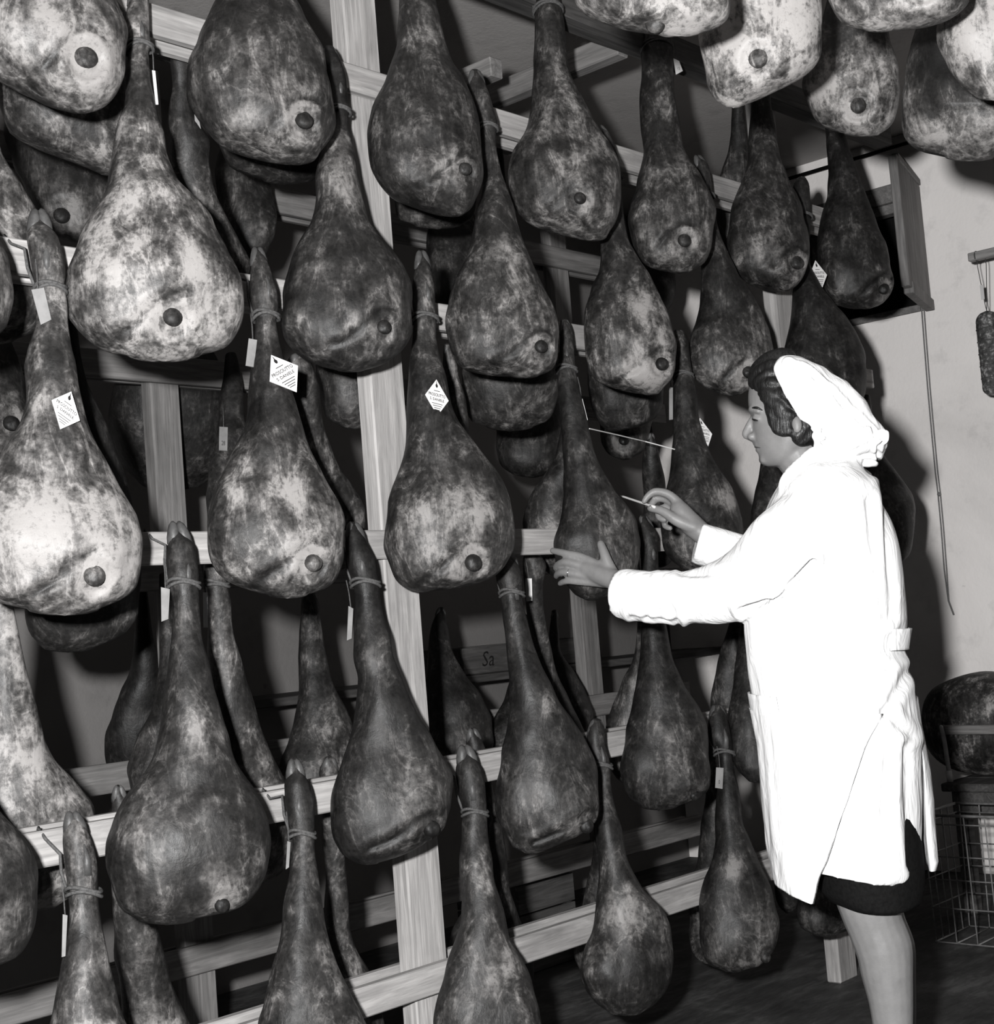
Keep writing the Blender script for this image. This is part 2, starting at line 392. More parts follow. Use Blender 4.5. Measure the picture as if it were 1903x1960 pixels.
def loft_faces(nr, nk):
    Fc = []
    for i in range(nr-1):
        for j in range(nk):
            j2 = (j+1) % nk; Fc.append((i*nk+j, (i+1)*nk+j, (i+1)*nk+j2, i*nk+j2))
    a = nr*nk; b = a+1
    for j in range(nk):
        j2 = (j+1) % nk; Fc.append((a, j, j2)); Fc.append((b, (nr-1)*nk+j2, (nr-1)*nk+j))
    return Fc

def front_point(B, px, py, lift=0.0):
    """point on the front surface of loft B seen at pixel (px, py)"""
    i = int(np.argmin(np.abs(B['q']-py))); f = (px-(B['xl'][i]+B['xr'][i])/2)/max(1e-6, (B['xr'][i]-B['xl'][i])/2)
    f = max(-.97, min(.97, f)); d = B['D'][i]*(1-abs(f)**B['expo'])**(1/B['expo'])
    return B['C'][i]+B['A'][i]*f+B['n']*(d+lift)

HAMS = {}
def ham(key, rows, side, label, tone=1.0, pale=.45, rope=None, knob=None, blobs=(), hi=True, group='hams hanging from the racks', feet=True, rail=None, kbody=.66, mixyaw=.35, dist=None, crease=True, name='cured_ham', moat=1.0):
    seed = (sum(ord(c)*(i+3) for i, c in enumerate(key)) % 97)+1
    rng = random.Random(seed)
    tone *= {'D': .76, 'E': .80, 'C': .88, 'A': .95, 'B': .95, 'O': 1.0}.get(key[0], .88); pale -= .04 if key[0] in 'DE' else .015  # lower-row factors carry the flash fall-off in the ham colour
    rows = [tuple(map(float, r)) for r in rows]
    wid = [r[2]-r[1] for r in rows]; ib = int(np.argmax(wid)); pb = ((rows[ib][1]+rows[ib][2])/2, rows[ib][0]); pf = ((rows[0][1]+rows[0][2])/2, rows[0][0])
    yb, yf = {'F': (-.115, -.045), 'B': (.232, .15), 'K': (YR-.12, YR-.05), 'KB': (YR+.235, YR+.125), 'M': (YR-.12, YR-.05), 'O': (0, 0)}[side]
    if side == 'O': Pb = atd(*pb, dist); Pf = atd(*pf, dist)
    else: Pb = aty(*pb, yb); Pf = aty(*pf, yf)
    hv = unit(np.array([Pb[0]-CAM[0], Pb[1]-CAM[1], 0])); right = np.array([hv[1], -hv[0], 0])
    if side == 'O': mixyaw = 0
    u = unit((1-mixyaw)*right + mixyaw*np.array([1.0, 0, 0]))
    t = unit(Pb-Pf); n = unit(np.cross(u, t))
    if np.dot(n, CAM-Pb) < 0: n = -n
    phi = math.acos(max(-1, min(1, float(np.dot(u, right)))))
    nr, nk = (92, 72) if hi else (50, 40)
    B = build_loft(rows, Pb, n, u, nr, nk, kbody=kbody, seed=seed, phi=phi); B['n'] = n; B['u'] = u; B['t'] = t
    V = B['V']; NR = V.shape[0]
    flat = V.reshape(-1, 3)
    rel = flat-Pf
    nrm = (V-B['C'][:, None, :]); nl = np.linalg.norm(nrm, axis=2, keepdims=True); nrm = (nrm/np.maximum(nl, 1e-6)).reshape(-1, 3)
    bodyw = np.repeat(B['hw']/B['wmax'], nk)
    nz = fbm(rel, 8.0, seed)*.010 + fbm(rel, 19.0, seed+5)*.0045
    if hi: nz = nz + fbm(rel*np.array([1, 1, .35]), 30.0, seed+9)*.0032
    flat = flat + nrm*(nz*(.22+.78*bodyw))[:, None]
    # pale flesh / darker rind, as a vertex attribute with some highlights painted in
    tt = np.repeat(B['slen']/B['slen'][-1], nk)
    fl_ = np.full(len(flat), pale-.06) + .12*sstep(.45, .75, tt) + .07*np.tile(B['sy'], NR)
    kn_o = None
    if knob:
        kx, ky, kr = knob[:3]
        kp = front_point(B, kx, ky); pxm = np.linalg.norm(kp-CAM)/FPX; R_ = kr*pxm
        dvec = flat-kp; dn = dvec@n; dd = np.linalg.norm(dvec-dn[:, None]*n[None, :], axis=1)
        front = (dn > -.06)
        ringd = np.exp(-((dd/R_-1.25)/.42)**2)*R_*.55*moat; rim = np.exp(-((dd/R_-2.2)/.5)**2)*R_*.28*moat
        disp = np.where(front, rim-ringd, 0.0)
        if crease:
            pts = [front_point(B, kx+a*kr, ky+b*kr) for a, b in ((1.6, -2.0), (-.3, -2.3), (-1.9, -1.2), (-3.4, .4), (-5.2, 1.5), (-7, 2.0))]
            cd_ = np.full(len(flat), 9.0)
            for a_, b_ in zip(pts[:-1], pts[1:]):
                ab = b_-a_; tpar = np.clip(((flat-a_)@ab)/max(1e-9, ab@ab), 0, 1); cd_ = np.minimum(cd_, np.linalg.norm(flat-(a_+tpar[:, None]*ab), axis=1))
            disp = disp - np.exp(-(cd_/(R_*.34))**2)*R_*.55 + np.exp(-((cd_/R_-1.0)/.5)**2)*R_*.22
            fl_ = fl_ - .35*np.exp(-(cd_/(R_*.35))**2)  # crease darkened in the colour too
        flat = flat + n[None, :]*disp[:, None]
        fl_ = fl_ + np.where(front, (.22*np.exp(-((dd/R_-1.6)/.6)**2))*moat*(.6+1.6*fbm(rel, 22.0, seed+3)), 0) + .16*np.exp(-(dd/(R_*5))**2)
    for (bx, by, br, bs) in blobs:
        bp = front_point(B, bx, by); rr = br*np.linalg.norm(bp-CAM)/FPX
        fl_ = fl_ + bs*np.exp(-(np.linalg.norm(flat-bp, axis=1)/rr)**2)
    endt = B['C'][0]-t*.0015; endb = B['C'][-1]+t*.0015
    vv = np.vstack([flat, endt, endb])-Pf
    me = bpy.data.meshes.new('meat')
    Fc = loft_faces(NR, nk)
    me.from_pydata(vv.tolist(), [], Fc); me.polygons.foreach_set('use_smooth', [True]*len(me.polygons)); me.update()
    at = me.attributes.new('flesh_glare', 'FLOAT', 'POINT'); at.data.foreach_set('value', np.concatenate([fl_, [pale, pale]]).astype(np.float32))
    root = thing(name, label, 'ham', Pf, group)
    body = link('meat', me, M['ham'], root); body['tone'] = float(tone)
    bm_ = bmesh.new(); bm_.from_mesh(me); bmesh.ops.recalc_face_normals(bm_, faces=bm_.faces[:]); bm_.to_mesh(me); bm_.free()
    # bone knob (femur head)
    if knob:
        ko = knob[3] if len(knob) > 3 else 1.0
        dv = flat-kp; dn2 = dv@n; lat = np.linalg.norm(dv-dn2[:, None]*n[None, :], axis=1); lat = np.where(np.tile(B['sy'], NR) > .05, lat, 9.0)
        nb = np.argsort(lat)[:6]; kp = kp+n*float(dn2[nb].mean())
        b = np.array([u*R_*1.0, np.cross(n, u)*R_, n*R_*.62])
        Vb, Fb = ball_data(kp + n*R_*(.10*ko) - Pf, R_, 18, 11, b)
        Vb = [np.asarray(v)+n*R_*.14*noise.noise(Vector(v)*(1.6/R_)) for v in Vb]
        mk = mesh('bone_knob', Vb, Fb, True); ka = mk.attributes.new('flesh_glare', 'FLOAT', 'POINT'); ka.data.foreach_set('value', np.full(len(Vb), pale-.04, np.float32))
        ob = link('bone_knob', mk, M['ham'], root); ob['tone'] = float(tone*.9)
    q = B['q']
    # trotter: two toes and dew claws
    if feet:
        L = rows[-1][0]-rows[0][0]; yt = rows[0][0]
        iy = int(np.argmin(np.abs(q-(yt+.055*L)))); c0 = B['C'][iy]; a0 = B['A'][iy]; d0 = B['D'][iy]; w0 = np.linalg.norm(a0)
        tip = B['C'][4]
        for s in (-1, 1):
            base = c0 + a0*s*.50; end = tip + unit(a0)*s*w0*.24 - t*(w0*.18)
            P_ = [base+(end-base)*f + n*d0*.22*math.sin(f*2.2) for f in (0, .3, .6, .85, 1.0)]
            link('hoof', mesh('hoof', *tube_data([p-Pf for p in P_], [w0*.54, w0*.56, w0*.47, w0*.33, w0*.10], 12), True), M['hoof'], root)
        if hi:
            iz = int(np.argmin(np.abs(q-(yt+.13*L)))); c1 = B['C'][iz]; a1 = B['A'][iz]; d1 = B['D'][iz]; w1 = np.linalg.norm(a1)
            s = 1 if rng.random() < .5 else -1
            P_ = [c1+n*d1*.70+a1*s*.15+t*w1*.8, c1+n*d1*.84+a1*s*.2, c1+n*d1*.86+a1*s*.12-t*w1*1.0]
            link('dew_claw', mesh('dew_claw', *tube_data([p-Pf for p in P_], [w1*.30, w1*.26, w1*.05], 10), True), M['hoof'], root)
    # string round the shank, with a strand up to the rail
    if rope:
        i = int(np.argmin(np.abs(q-rope))); parts = []
        for k_, dyy in enumerate((0, .0075)):
            c = B['C'][i]+t*dyy; a = B['A'][i]; d = B['D'][i]; na = np.linalg.norm(a); ring = []
            for j in range(26):
                an = 2*math.pi*j/26
                ring.append(c+a*(1+.0035/na)*math.cos(an)+n*(d+.0035)*(math.sin(an) if math.sin(an) > 0 else .8*math.sin(an)) + t*.004*math.sin(an*2+k_) - Pf)
            parts.append(tube_data(ring, .0036, 6, closed=True))
        sd = -1
        p0 = B['C'][i]+B['A'][i]*sd*1.05
        i2 = int(np.argmin(np.abs(q-(rope-.10*(rows[-1][0]-rows[0][0]))))); p1 = B['C'][i2]+B['A'][i2]*sd*1.12-n*B['D'][i2]*.3
        pth = [p0, (p0+p1)/2+u*sd*.004, p1]
        if rail is not None and side in 'FB':
            zt_ = RZ[rail]+.006
            yy = -.006 if side == 'F' else .105
            p2 = np.array([p1[0]-.01, yy, zt_-.02]); p3 = np.array([p1[0]-.012, .012 if side == 'F' else .086, zt_]); p4 = np.array([p1[0]-.01, .03 if side == 'F' else .07, zt_-.03])
            pth += [p2, p3, p4]
        elif side == 'O':
            pth += [p1-t*.05+np.array([0, 0, .02]), np.array([Pf[0], Pf[1], ZC])]
        parts.append(tube_data([p-Pf for p in pth], .0030, 6))
        link('string', mesh('string', *join_data(parts), True), M['string'], root)
    B.update(root=root, Pf=Pf, Pb=Pb, body=body); HAMS[key] = B
    return B

def text_data(s, size=1.0):
    cu = bpy.data.curves.new('t', 'FONT'); cu.body = s; cu.size = size; cu.offset = .018 if s.isupper() else 0.0; cu.align_x = 'CENTER'; cu.align_y = 'CENTER'; cu.resolution_u = 2
    ob = bpy.data.objects.new('t', cu); COL.objects.link(ob)
    dg = bpy.context.evaluated_depsgraph_get(); me = bpy.data.meshes.new_from_object(ob.evaluated_get(dg))
    V = np.array([v.co[:] for v in me.vertices]); Fc = [tuple(p.vertices) for p in me.polygons]
    bpy.data.objects.remove(ob); bpy.data.curves.remove(cu); bpy.data.meshes.remove(me)
    return V, Fc
TXT = {}
def diamond_label(key, L, R_, T, Bt, lift=.004):
    """printed diamond label pinned to a ham: left, right, top, bottom vertices in pixels"""
    B = HAMS[key]; cx = (L[0]+R_[0]+T[0]+Bt[0])/4; cy = (L[1]+R_[1]+T[1]+Bt[1])/4
    p0 = front_point(B, cx, cy, lift); n = B['n']
    P = [atplane(*p, p0, n) for p in (L, R_, T, Bt)]
    o = sum(P)/4; X = (P[1]-P[0])/2; Y = (P[2]-P[3])/2
    off = n*.0012
    corners = [o-X, o-Y, o+X, o+Y]
    V = [c+off for c in corners]+[c-off for c in corners]
    Fc = [(0, 1, 2, 3), (7, 6, 5, 4)]+[(i, i+4, (i+1) % 4+4, (i+1) % 4) for i in range(4)]
    lab = link('paper_label', mesh('paper_label', [v-B['Pf'] for v in V], Fc), M['paper'], B['root']); lab['label'] = 'white diamond paper label with printed lettering'
    parts = []
    def put(V2, Fc2):
        parts.append(([o+X*v[0]+Y*v[1]+n*.0021-B['Pf'] for v in V2], Fc2))
    for s, yy, ww, hh in (('PROSCIUTTO', .13, 1.42, .17), ('S. DANIELE', -.12, 1.20, .15)):
        if s not in TXT: TXT[s] = text_data(s)
        v, f = TXT[s]; sx = ww/(v[:, 0].max()-v[:, 0].min()); sy = hh/(v[:, 1].max()-v[:, 1].min())
        put([(a*sx, b*sy+yy) for a, b, _ in v], f)
    for yy, ww in ((-.34, .9), (-.46, .75), (-.58, .55), (-.68, .4), (.36, .5)):
        put([(-ww/2, yy-.017), (ww/2, yy-.017), (ww/2, yy+.017), (-ww/2, yy+.017)], [(0, 1, 2, 3)])
    em = [(.10*math.cos(a)*(1 if math.sin(a) < .3 else .55), .66+.13*math.sin(a)) for a in np.linspace(0, 2*math.pi, 14)[:-1]]
    put(em, [tuple(range(13))]); put([(-.03, .76), (.03, .76), (.015, .90), (-.015, .90)], [(0, 1, 2, 3)])
    link('lettering', mesh('lettering', *join_data(parts)), M['ink'], lab)
def plain_tag(key, quad, lift=.004, txt=None, mat='tagpaper', strap=True):
    """plain card tag, quad given as four pixels (top-left, top-right, bottom-right, bottom-left)"""
    B = HAMS[key]; cx = sum(p[0] for p in quad)/4; cy = sum(p[1] for p in quad)/4
    p0 = front_point(B, cx, cy, lift); n = B['n']
    P = [atplane(*p, p0, n) for p in quad]; off = n*.0012; Pf = B['Pf']
    V = [p+off-Pf for p in P]+[p-off-Pf for p in P]
    Fc = [(0, 3, 2, 1), (4, 5, 6, 7)]+[(i, (i+1) % 4, (i+1) % 4+4, i+4) for i in range(4)]
    lab = link('card_tag', mesh('card_tag', V, Fc), M[mat], B['root']); lab['label'] = 'plain card tag'
    if txt:
        o = sum(P)/4; Y = (P[0]+P[1]-P[2]-P[3])/4; X = (P[1]+P[2]-P[0]-P[3])/4
        v, f = text_data(txt); w_ = v[:, 0].max()-v[:, 0].min()
        sc = min(1.1/w_, .9)
        link('lettering', mesh('lettering', [o+X*a*sc+Y*b*sc*.6-Y*.4+n*.002-Pf for a, b, _ in v], f), M['ink'], lab)
    if strap:
        top = (P[0]+P[1])/2; link('tag_string', mesh('tag_string', *tube_data([top-Pf, top-B['t']*.03+n*.002-Pf, top-B['t']*.06-n*.006-Pf], .0012, 5)), M['string'], lab)
FG = 'hams on the front of the first rack'; BG = 'hams on the back of the first rack'; KG = 'hams on the shadowed rear rack'; OG = 'hams hanging overhead at right'
# ---- top row, hung from the dark beam
ham('A1', [(-500,15,45),(-400,5,60),(-300,5,65),(-200,-10,100),(-100,-45,170),(0,-65,219),(85,-60,242),(137,-15,242),(171,45,232),(201,110,205),(211,145,178)], 'F', 'mottled ham cut off by the upper left corner, bone knob facing out', 0.9, .56, knob=(147,145,20), blobs=[(60,100,60,.2)], group=FG, feet=False)
ham('A2', [(-330,450,475),(-300,440,490),(-230,438,495),(-150,440,500),(-80,430,520),(0,413,563),(27,400,580),(58,383,592),(85,372,608),(113,362,618),(147,360,625),(164,360,628),(205,370,637),(246,393,637),(270,420,628),(290,480,615),(304,530,606),(309,555,590)], 'F', 'large dark ham in the top row, left of the pale post', 0.8, .40, knob=(565,263,17), blobs=[(560,230,45,.2),(455,255,25,.25)], group=FG, feet=False)
ham('A3', [(-170,775,795),(-140,768,810),(-90,768,815),(-40,767,822),(0,766,830),(41,763,839),(89,757,853),(130,744,868),(167,728,890),(208,710,907),(256,701,919),(307,704,926),(342,720,926),(371,747,920),(385,785,913),(396,812,907),(408,850,890)], 'F', 'dark rounded ham in the top row, just right of the pale post', 0.75, .40, rope=-60, knob=(875,353,13), blobs=[(810,100,40,.25),(850,340,35,.22)], group=FG, rail=0)
ham('A4', [(-110,1040,1055),(-80,1030,1070),(-40,1025,1075),(0,1022,1073),(20,1022,1075),(68,1023,1080),(113,1022,1085),(154,1020,1095),(191,1017,1109),(225,1011,1129),(260,1000,1153),(294,981,1174),(331,972,1187),(369,977,1191),(403,992,1187),(425,1018,1180),(441,1078,1170),(454,1115,1162)], 'F', 'ham in the top row below the projecting beam ends, pale streaked face', 0.85, .46, rope=18, knob=(1092,408,12), blobs=[(1055,150,35,.35),(1080,350,40,.22)], group=FG, rail=0)
ham('A5', [(-60,1245,1255),(-30,1235,1275),(20,1228,1282),(60,1228,1284),(102,1228,1286),(148,1227,1289),(199,1225,1293),(240,1226,1300),(285,1229,1308),(319,1226,1325),(347,1219,1346),(377,1208,1360),(412,1200,1367),(446,1204,1365),(480,1215,1358),(504,1235,1347),(516,1275,1328)], 'F', 'slim-necked ham in the top row with a small slip of card at its ankle', 0.85, .42, rope=92, knob=(1296,480,13), blobs=[(1262,230,30,.3)], group=FG, rail=0)
ham('A6', [(40,1448,1458),(70,1440,1470),(120,1438,1473),(160,1438,1473),(199,1437,1475),(261,1433,1485),(309,1429,1497),(350,1419,1511),(381,1406,1525),(419,1395,1538),(456,1391,1547),(494,1397,1549),(525,1415,1542),(546,1456,1528),(553,1490,1515)], 'F', 'dark ham in the top row, second from the window shutter', 0.85, .36, rope=150, knob=(1514,523,13), group=FG, rail=0)
ham('A7', [(110,1590,1600),(140,1580,1610),(200,1578,1613),(261,1580,1619),(309,1584,1634),(347,1585,1645),(377,1583,1658),(412,1573,1674),(446,1566,1686),(480,1561,1696),(515,1566,1705),(542,1572,1708),(566,1581,1704),(580,1600,1693),(586,1640,1675)], 'F', 'darkest ham of the top row, hanging right beside the window shutter', 0.75, .30, rope=215, knob=(1682,566,11), blobs=[(1610,380,25,.25)], group=FG, rail=0, moat=.6)
# ---- second row
ham('B0', [(-20,-160,-140),(50,-165,-125),(150,-165,-120),(250,-175,-105),(350,-210,-70),(420,-250,-30),(468,-275,0),(520,-285,15),(570,-285,22),(620,-270,18),(650,-240,-10),(668,-200,-60)], 'F', 'dark ham body cut by the left edge beside the bright rail end', .8, .42, group=FG, feet=False)
ham('B1', [(-22,252,276),(0,246,283),(35,240,287),(80,240,288),(92,243,290),(102,245,284),(154,239,287),(198,236,297),(232,224,304),(263,219,314),(297,215,317),(331,207,328),(365,201,345),(396,184,376),(427,161,403),(454,147,420),(485,133,437),(523,126,454),(560,125,463),(598,128,463),(620,140,459),(644,162,450),(665,195,430),(676,239,390)], 'F', 'big pale ham in the second row with a wide blotched face and dark knob', 1.05, .58, rope=90, knob=(311,634,18), blobs=[(185,555,40,.42),(230,300,30,.2),(290,460,45,-.22),(245,640,40,.2),(230,420,80,.12)], group=FG, rail=1)
ham('B2', [(95,615,640),(120,612,651),(154,625,661),(191,628,665),(215,630,668),(239,632,666),(273,620,673),(307,610,679),(341,605,684),(382,604,694),(427,592,706),(461,570,726),(495,554,754),(523,545,771),(560,538,784),(601,536,788),(635,541,786),(660,556,775),(680,575,759),(696,610,737),(704,640,705)], 'F', 'dark-bodied ham with a pale neck in the second row, over the pale post', .78, .36, rope=212, knob=(718,650,14), blobs=[(655,390,55,.45),(640,300,40,.3),(653,638,15,.3),(660,480,60,-.1)], group=FG, rail=1)
ham('B3', [(138,898,918),(161,895,928),(191,900,938),(219,909,945),(239,916,950),(260,921,948),(290,923,951),(328,925,960),(369,922,972),(410,910,986),(451,902,996),(488,891,1010),(533,870,1030),(577,856,1051),(622,851,1068),(650,857,1071),(680,867,1069),(702,885,1061),(711,930,1050),(717,975,1035)], 'F', 'ham in the second row whose two-toed trotter points up beside a dark top-row ham', .88, .42, rope=243, knob=(1020,682,13), blobs=[(965,510,40,.35),(930,640,40,.22),(1000,600,40,.1)], group=FG, rail=1)
ham('B4', [(242,1144,1150),(255,1146,1165),(290,1155,1180),(330,1160,1187),(360,1156,1189),(410,1153,1193),(461,1148,1203),(512,1145,1228),(546,1133,1250),(590,1120,1268),(634,1112,1284),(668,1117,1294),(699,1127,1295),(726,1144,1288),(742,1185,1272),(752,1230,1262)], 'F', 'ham in the second row with a pale torn lower right side around a dark knob', .95, .44, rope=335, knob=(1253,711,13,.6), blobs=[(1225,600,35,.42),(1200,720,50,.25),(1240,740,30,.25)], group=FG, rail=1)
ham('B5', [(300,1329,1338),(319,1330,1356),(345,1335,1362),(380,1345,1366),(419,1347,1371),(456,1345,1381),(498,1342,1398),(539,1340,1418),(573,1339,1442),(611,1332,1459),(645,1321,1471),(682,1319,1477),(713,1327,1470),(738,1346,1452),(752,1375,1425)], 'F', "ham in the second row just above and left of the woman's head", 0.88, .40, rope=372, knob=(1420,725,12), blobs=[(1420,715,20,.2)], group=FG, rail=1)
ham('B6', [(343,1525,1542),(355,1519,1548),(384,1520,1552),(432,1525,1553),(470,1524,1550),(505,1522,1553),(549,1518,1572),(590,1516,1601),(620,1512,1626),(651,1505,1643),(685,1499,1653),(720,1496,1657),(755,1496,1655),(790,1505,1645),(812,1530,1620)], 'F', "dark ham with a diamond label, half hidden behind the woman's headscarf", 0.72, .30, rope=415, group=FG, rail=1)
# ---- third row
ham('C1', [(405,66,78),(424,58,85),(454,50,109),(485,54,120),(529,63,125),(550,68,123),(574,70,128),(620,66,131),(668,51,138),(702,46,147),(754,50,154),(805,38,167),(853,10,184),(894,-10,205),(931,-28,225),(969,-40,246),(1003,-48,261),(1044,-52,266),(1085,-50,265),(1122,-38,253),(1150,-10,225),(1163,50,195)], 'F', 'largest, palest ham at the left edge, with a tilted diamond label on its neck', 1.02, .62, rope=549, knob=(162,1116,20,.4), blobs=[(40,1020,65,.45),(120,900,80,.05),(100,700,60,-.15),(200,1060,40,.15)], group=FG, rail=2)  # left blob paints the burned-out flash highlight into the colour
ham('C2', [(476,486,496),(488,481,505),(526,478,519),(564,476,531),(598,482,533),(610,488,528),(651,488,534),(702,480,546),(750,476,560),(805,472,574),(846,455,587),(894,430,611),(935,412,632),(969,403,645),(1010,399,660),(1051,405,660),(1088,417,653),(1112,441,640),(1129,478,617),(1137,510,590)], 'F', 'pale mottled ham in the third row with a diamond label high on its neck', 1.0, .50, rope=602, knob=(583,1092,17), blobs=[(540,950,35,.35),(560,1080,35,.3),(440,980,40,.15),(510,800,60,-.2),(480,1060,50,.1)], group=FG, rail=2)
ham('C3', [(483,799,812),(505,795,823),(546,788,831),(587,788,834),(611,790,836),(651,788,836),(692,784,842),(730,781,853),(778,778,863),(812,778,877),(839,778,897),(873,772,924),(907,762,952),(935,749,969),(965,737,977),(1003,731,981),(1044,732,979),(1078,741,972),(1099,751,957),(1115,764,925),(1126,782,862),(1130,795,825)], 'F', 'full round ham in the third row, centre of the rack, diamond label on neck', 0.85, .46, rope=606, knob=(886,1092,17,1.3), blobs=[(870,1000,50,.25),(780,1020,35,.2),(885,1065,20,.3),(815,760,50,-.15)], group=FG, rail=2)
ham('C4', [(614,1073,1086),(624,1071,1092),(641,1070,1097),(668,1070,1099),(702,1067,1101),(730,1067,1104),(761,1070,1112),(805,1072,1123),(846,1075,1133),(880,1077,1143),(918,1078,1164),(945,1078,1181),(972,1076,1201),(1003,1068,1215),(1041,1057,1223),(1071,1060,1223),(1095,1068,1218),(1120,1083,1203),(1137,1098,1180),(1146,1118,1150)], 'F', 'brown-grey ham the woman is testing, her hand against its lower half', 0.72, .36, rope=703, blobs=[(1190,1010,30,.22),(1130,700,40,-.05)], group=FG, rail=2)
ham('C5', [(635,1290,1303),(645,1286,1313),(670,1288,1320),(702,1292,1322),(737,1289,1329),(771,1288,1336),(805,1289,1339),(836,1288,1346),(873,1284,1360),(907,1279,1380),(942,1273,1401),(976,1267,1414),(1003,1266,1421),(1037,1271,1422),(1068,1283,1412),(1088,1305,1390)], 'F', "ham just beyond the woman's raised hand, pale patch on its right flank", 0.85, .38, rope=716, blobs=[(1375,960,35,.4)], group=FG, rail=2)
ham('C6', [(740,1472,1482),(770,1466,1488),(800,1464,1492),(850,1460,1495),(890,1454,1505),(945,1445,1530),(986,1435,1560),(1020,1432,1575),(1060,1440,1575),(1090,1465,1555),(1102,1490,1530)], 'F', "dark ham seen between the woman's chin and her coat collar", 0.7, .32, group=FG)
ham('C7', [(760,1650,1665),(800,1645,1670),(850,1645,1675),(890,1640,1700),(935,1625,1735),(959,1615,1745),(1010,1608,1752),(1051,1612,1747),(1072,1630,1733),(1085,1650,1705)], 'F', "ham at the far end of the rack peeking out behind the woman's back", .85, .45, group=FG)
# ---- fourth row
ham('D0', [(1090,-150,-130),(1110,-160,-115),(1200,-160,-105),(1300,-165,-95),(1400,-180,-75),(1480,-205,-45),(1553,-235,0),(1603,-255,43),(1638,-265,62),(1677,-270,74),(1720,-270,76),(1762,-262,72),(1801,-245,58),(1832,-210,35),(1852,-160,-10)], 'F', 'dark smooth ham cut by the left edge below the bright rail', .9, .42, group=FG, feet=False)
ham('D1', [(1003,330,340),(1027,323,355),(1047,320,372),(1078,318,376),(1100,319,379),(1119,323,379),(1146,330,381),(1180,331,384),(1223,328,388),(1278,321,400),(1324,314,411),(1363,309,423),(1409,303,436),(1456,290,450),(1495,264,473),(1534,237,500),(1572,220,510),(1619,209,511),(1658,209,508),(1697,214,496),(1728,222,473),(1746,235,436),(1758,260,380)], 'F', 'wide dark ham in the fourth row with pale collar patch on its neck', 0.8, .40, rope=1117, knob=(411,1736,14,.6), blobs=[(370,1400,50,.42),(330,1190,60,.15),(440,1720,60,.2),(260,1600,40,.12)], group=FG, rail=3, crease=False)
ham('D2', [(1003,665,684),(1017,661,692),(1047,661,706),(1078,664,718),(1109,672,723),(1140,679,728),(1187,679,735),(1225,678,747),(1258,675,753),(1301,683,767),(1344,683,786),(1378,678,806),(1417,666,829),(1456,652,848),(1495,641,862),(1534,634,865),(1568,633,858),(1600,637,840),(1619,645,809),(1638,657,767),(1651,680,725)], 'F', 'dark ham in the fourth row in front of the pale post, two-toed trotter above', .72, .36, rope=1113, knob=(808,1590,16), blobs=[(700,1260,40,.3),(720,1330,40,.2)], group=FG, rail=3)
ham('D3', [(1060,965,978),(1078,955,989),(1105,951,998),(1126,956,1000),(1140,959,1000),(1187,963,1010),(1231,969,1019),(1270,974,1034),(1305,977,1054),(1344,978,1073),(1382,974,1097),(1421,967,1120),(1460,959,1139),(1503,951,1149),(1537,950,1149),(1568,954,1143),(1592,962,1124),(1607,970,1087),(1622,980,1057),(1631,1000,1034)], 'F', 'ham in the fourth row below the round central ham, two pale streaks on its neck', .80, .38, rope=1134, knob=(1108,1582,14), blobs=[(1035,1340,35,.35),(985,1220,35,.2),(1010,1520,30,.15)], group=FG, rail=3)
ham('D4', [(990,1222,1238),(1000,1221,1243),(1030,1224,1258),(1060,1226,1260),(1095,1226,1261),(1120,1228,1258),(1160,1226,1266),(1200,1224,1274),(1258,1222,1287),(1309,1217,1306),(1363,1207,1337),(1402,1199,1351),(1440,1192,1357),(1472,1189,1359),(1503,1192,1355),(1525,1201,1342),(1543,1222,1300)], 'F', "glossy ham in the fourth row directly below the woman's sleeve", .74, .36, knob=(1320,1526,10,.8), blobs=[(1260,1460,40,.15)], rope=1105, group=FG, rail=3, crease=False)
ham('D5', [(1080,1440,1450),(1110,1432,1460),(1160,1425,1465),(1219,1415,1470),(1278,1408,1480),(1330,1400,1490),(1380,1396,1500),(1430,1398,1505),(1470,1410,1500),(1493,1430,1480)], 'F', "ham half hidden by the front edge of the woman's coat", .75, .40, group=FG)
# ---- bottom row
ham('E1', [(1557,132,142),(1576,124,158),(1615,120,178),(1650,121,188),(1693,127,190),(1716,130,190),(1762,132,193),(1801,128,199),(1840,120,207),(1890,111,219),(1937,106,231),(2010,80,270),(2060,60,310),(2120,40,340),(2180,35,350),(2240,50,340),(2275,110,290)], 'F', 'bottom row pale shank with a pointed trotter at far left, below the bright rail', 1.15, .60, rope=1703, blobs=[(170,1850,40,.25)], group=FG, rail=4)
ham('E2', [(1456,556,568),(1479,551,578),(1503,544,593),(1541,545,599),(1588,553,600),(1607,559,600),(1665,555,605),(1712,547,612),(1762,541,619),(1805,535,631),(1852,524,647),(1890,513,666),(1930,502,688),(1956,494,699),(1990,490,712),(2040,475,725),(2090,480,725),(2130,510,700)], 'F', 'bottom row ham just left of the pale post, trotter tip over the rail', .98, .46, rope=1592, blobs=[(570,1650,40,.2),(560,1840,30,-.15)], group=FG, rail=4)
ham('E3', [(1430,882,892),(1448,879,906),(1472,872,922),(1510,877,929),(1541,883,930),(1557,887,931),(1580,886,932),(1611,885,934),(1650,880,941),(1681,881,943),(1716,885,953),(1755,884,965),(1797,872,976),(1828,860,996),(1859,850,1011),(1898,842,1025),(1937,836,1034),(1958,833,1038),(2000,832,1040),(2040,845,1030),(2065,880,1000)], 'F', 'bottom row ham just right of the pale post, wrinkled streaked neck', .88, .44, rope=1550, blobs=[(960,1830,25,.3),(900,1870,40,.2),(910,1670,30,.2)], group=FG, rail=4)
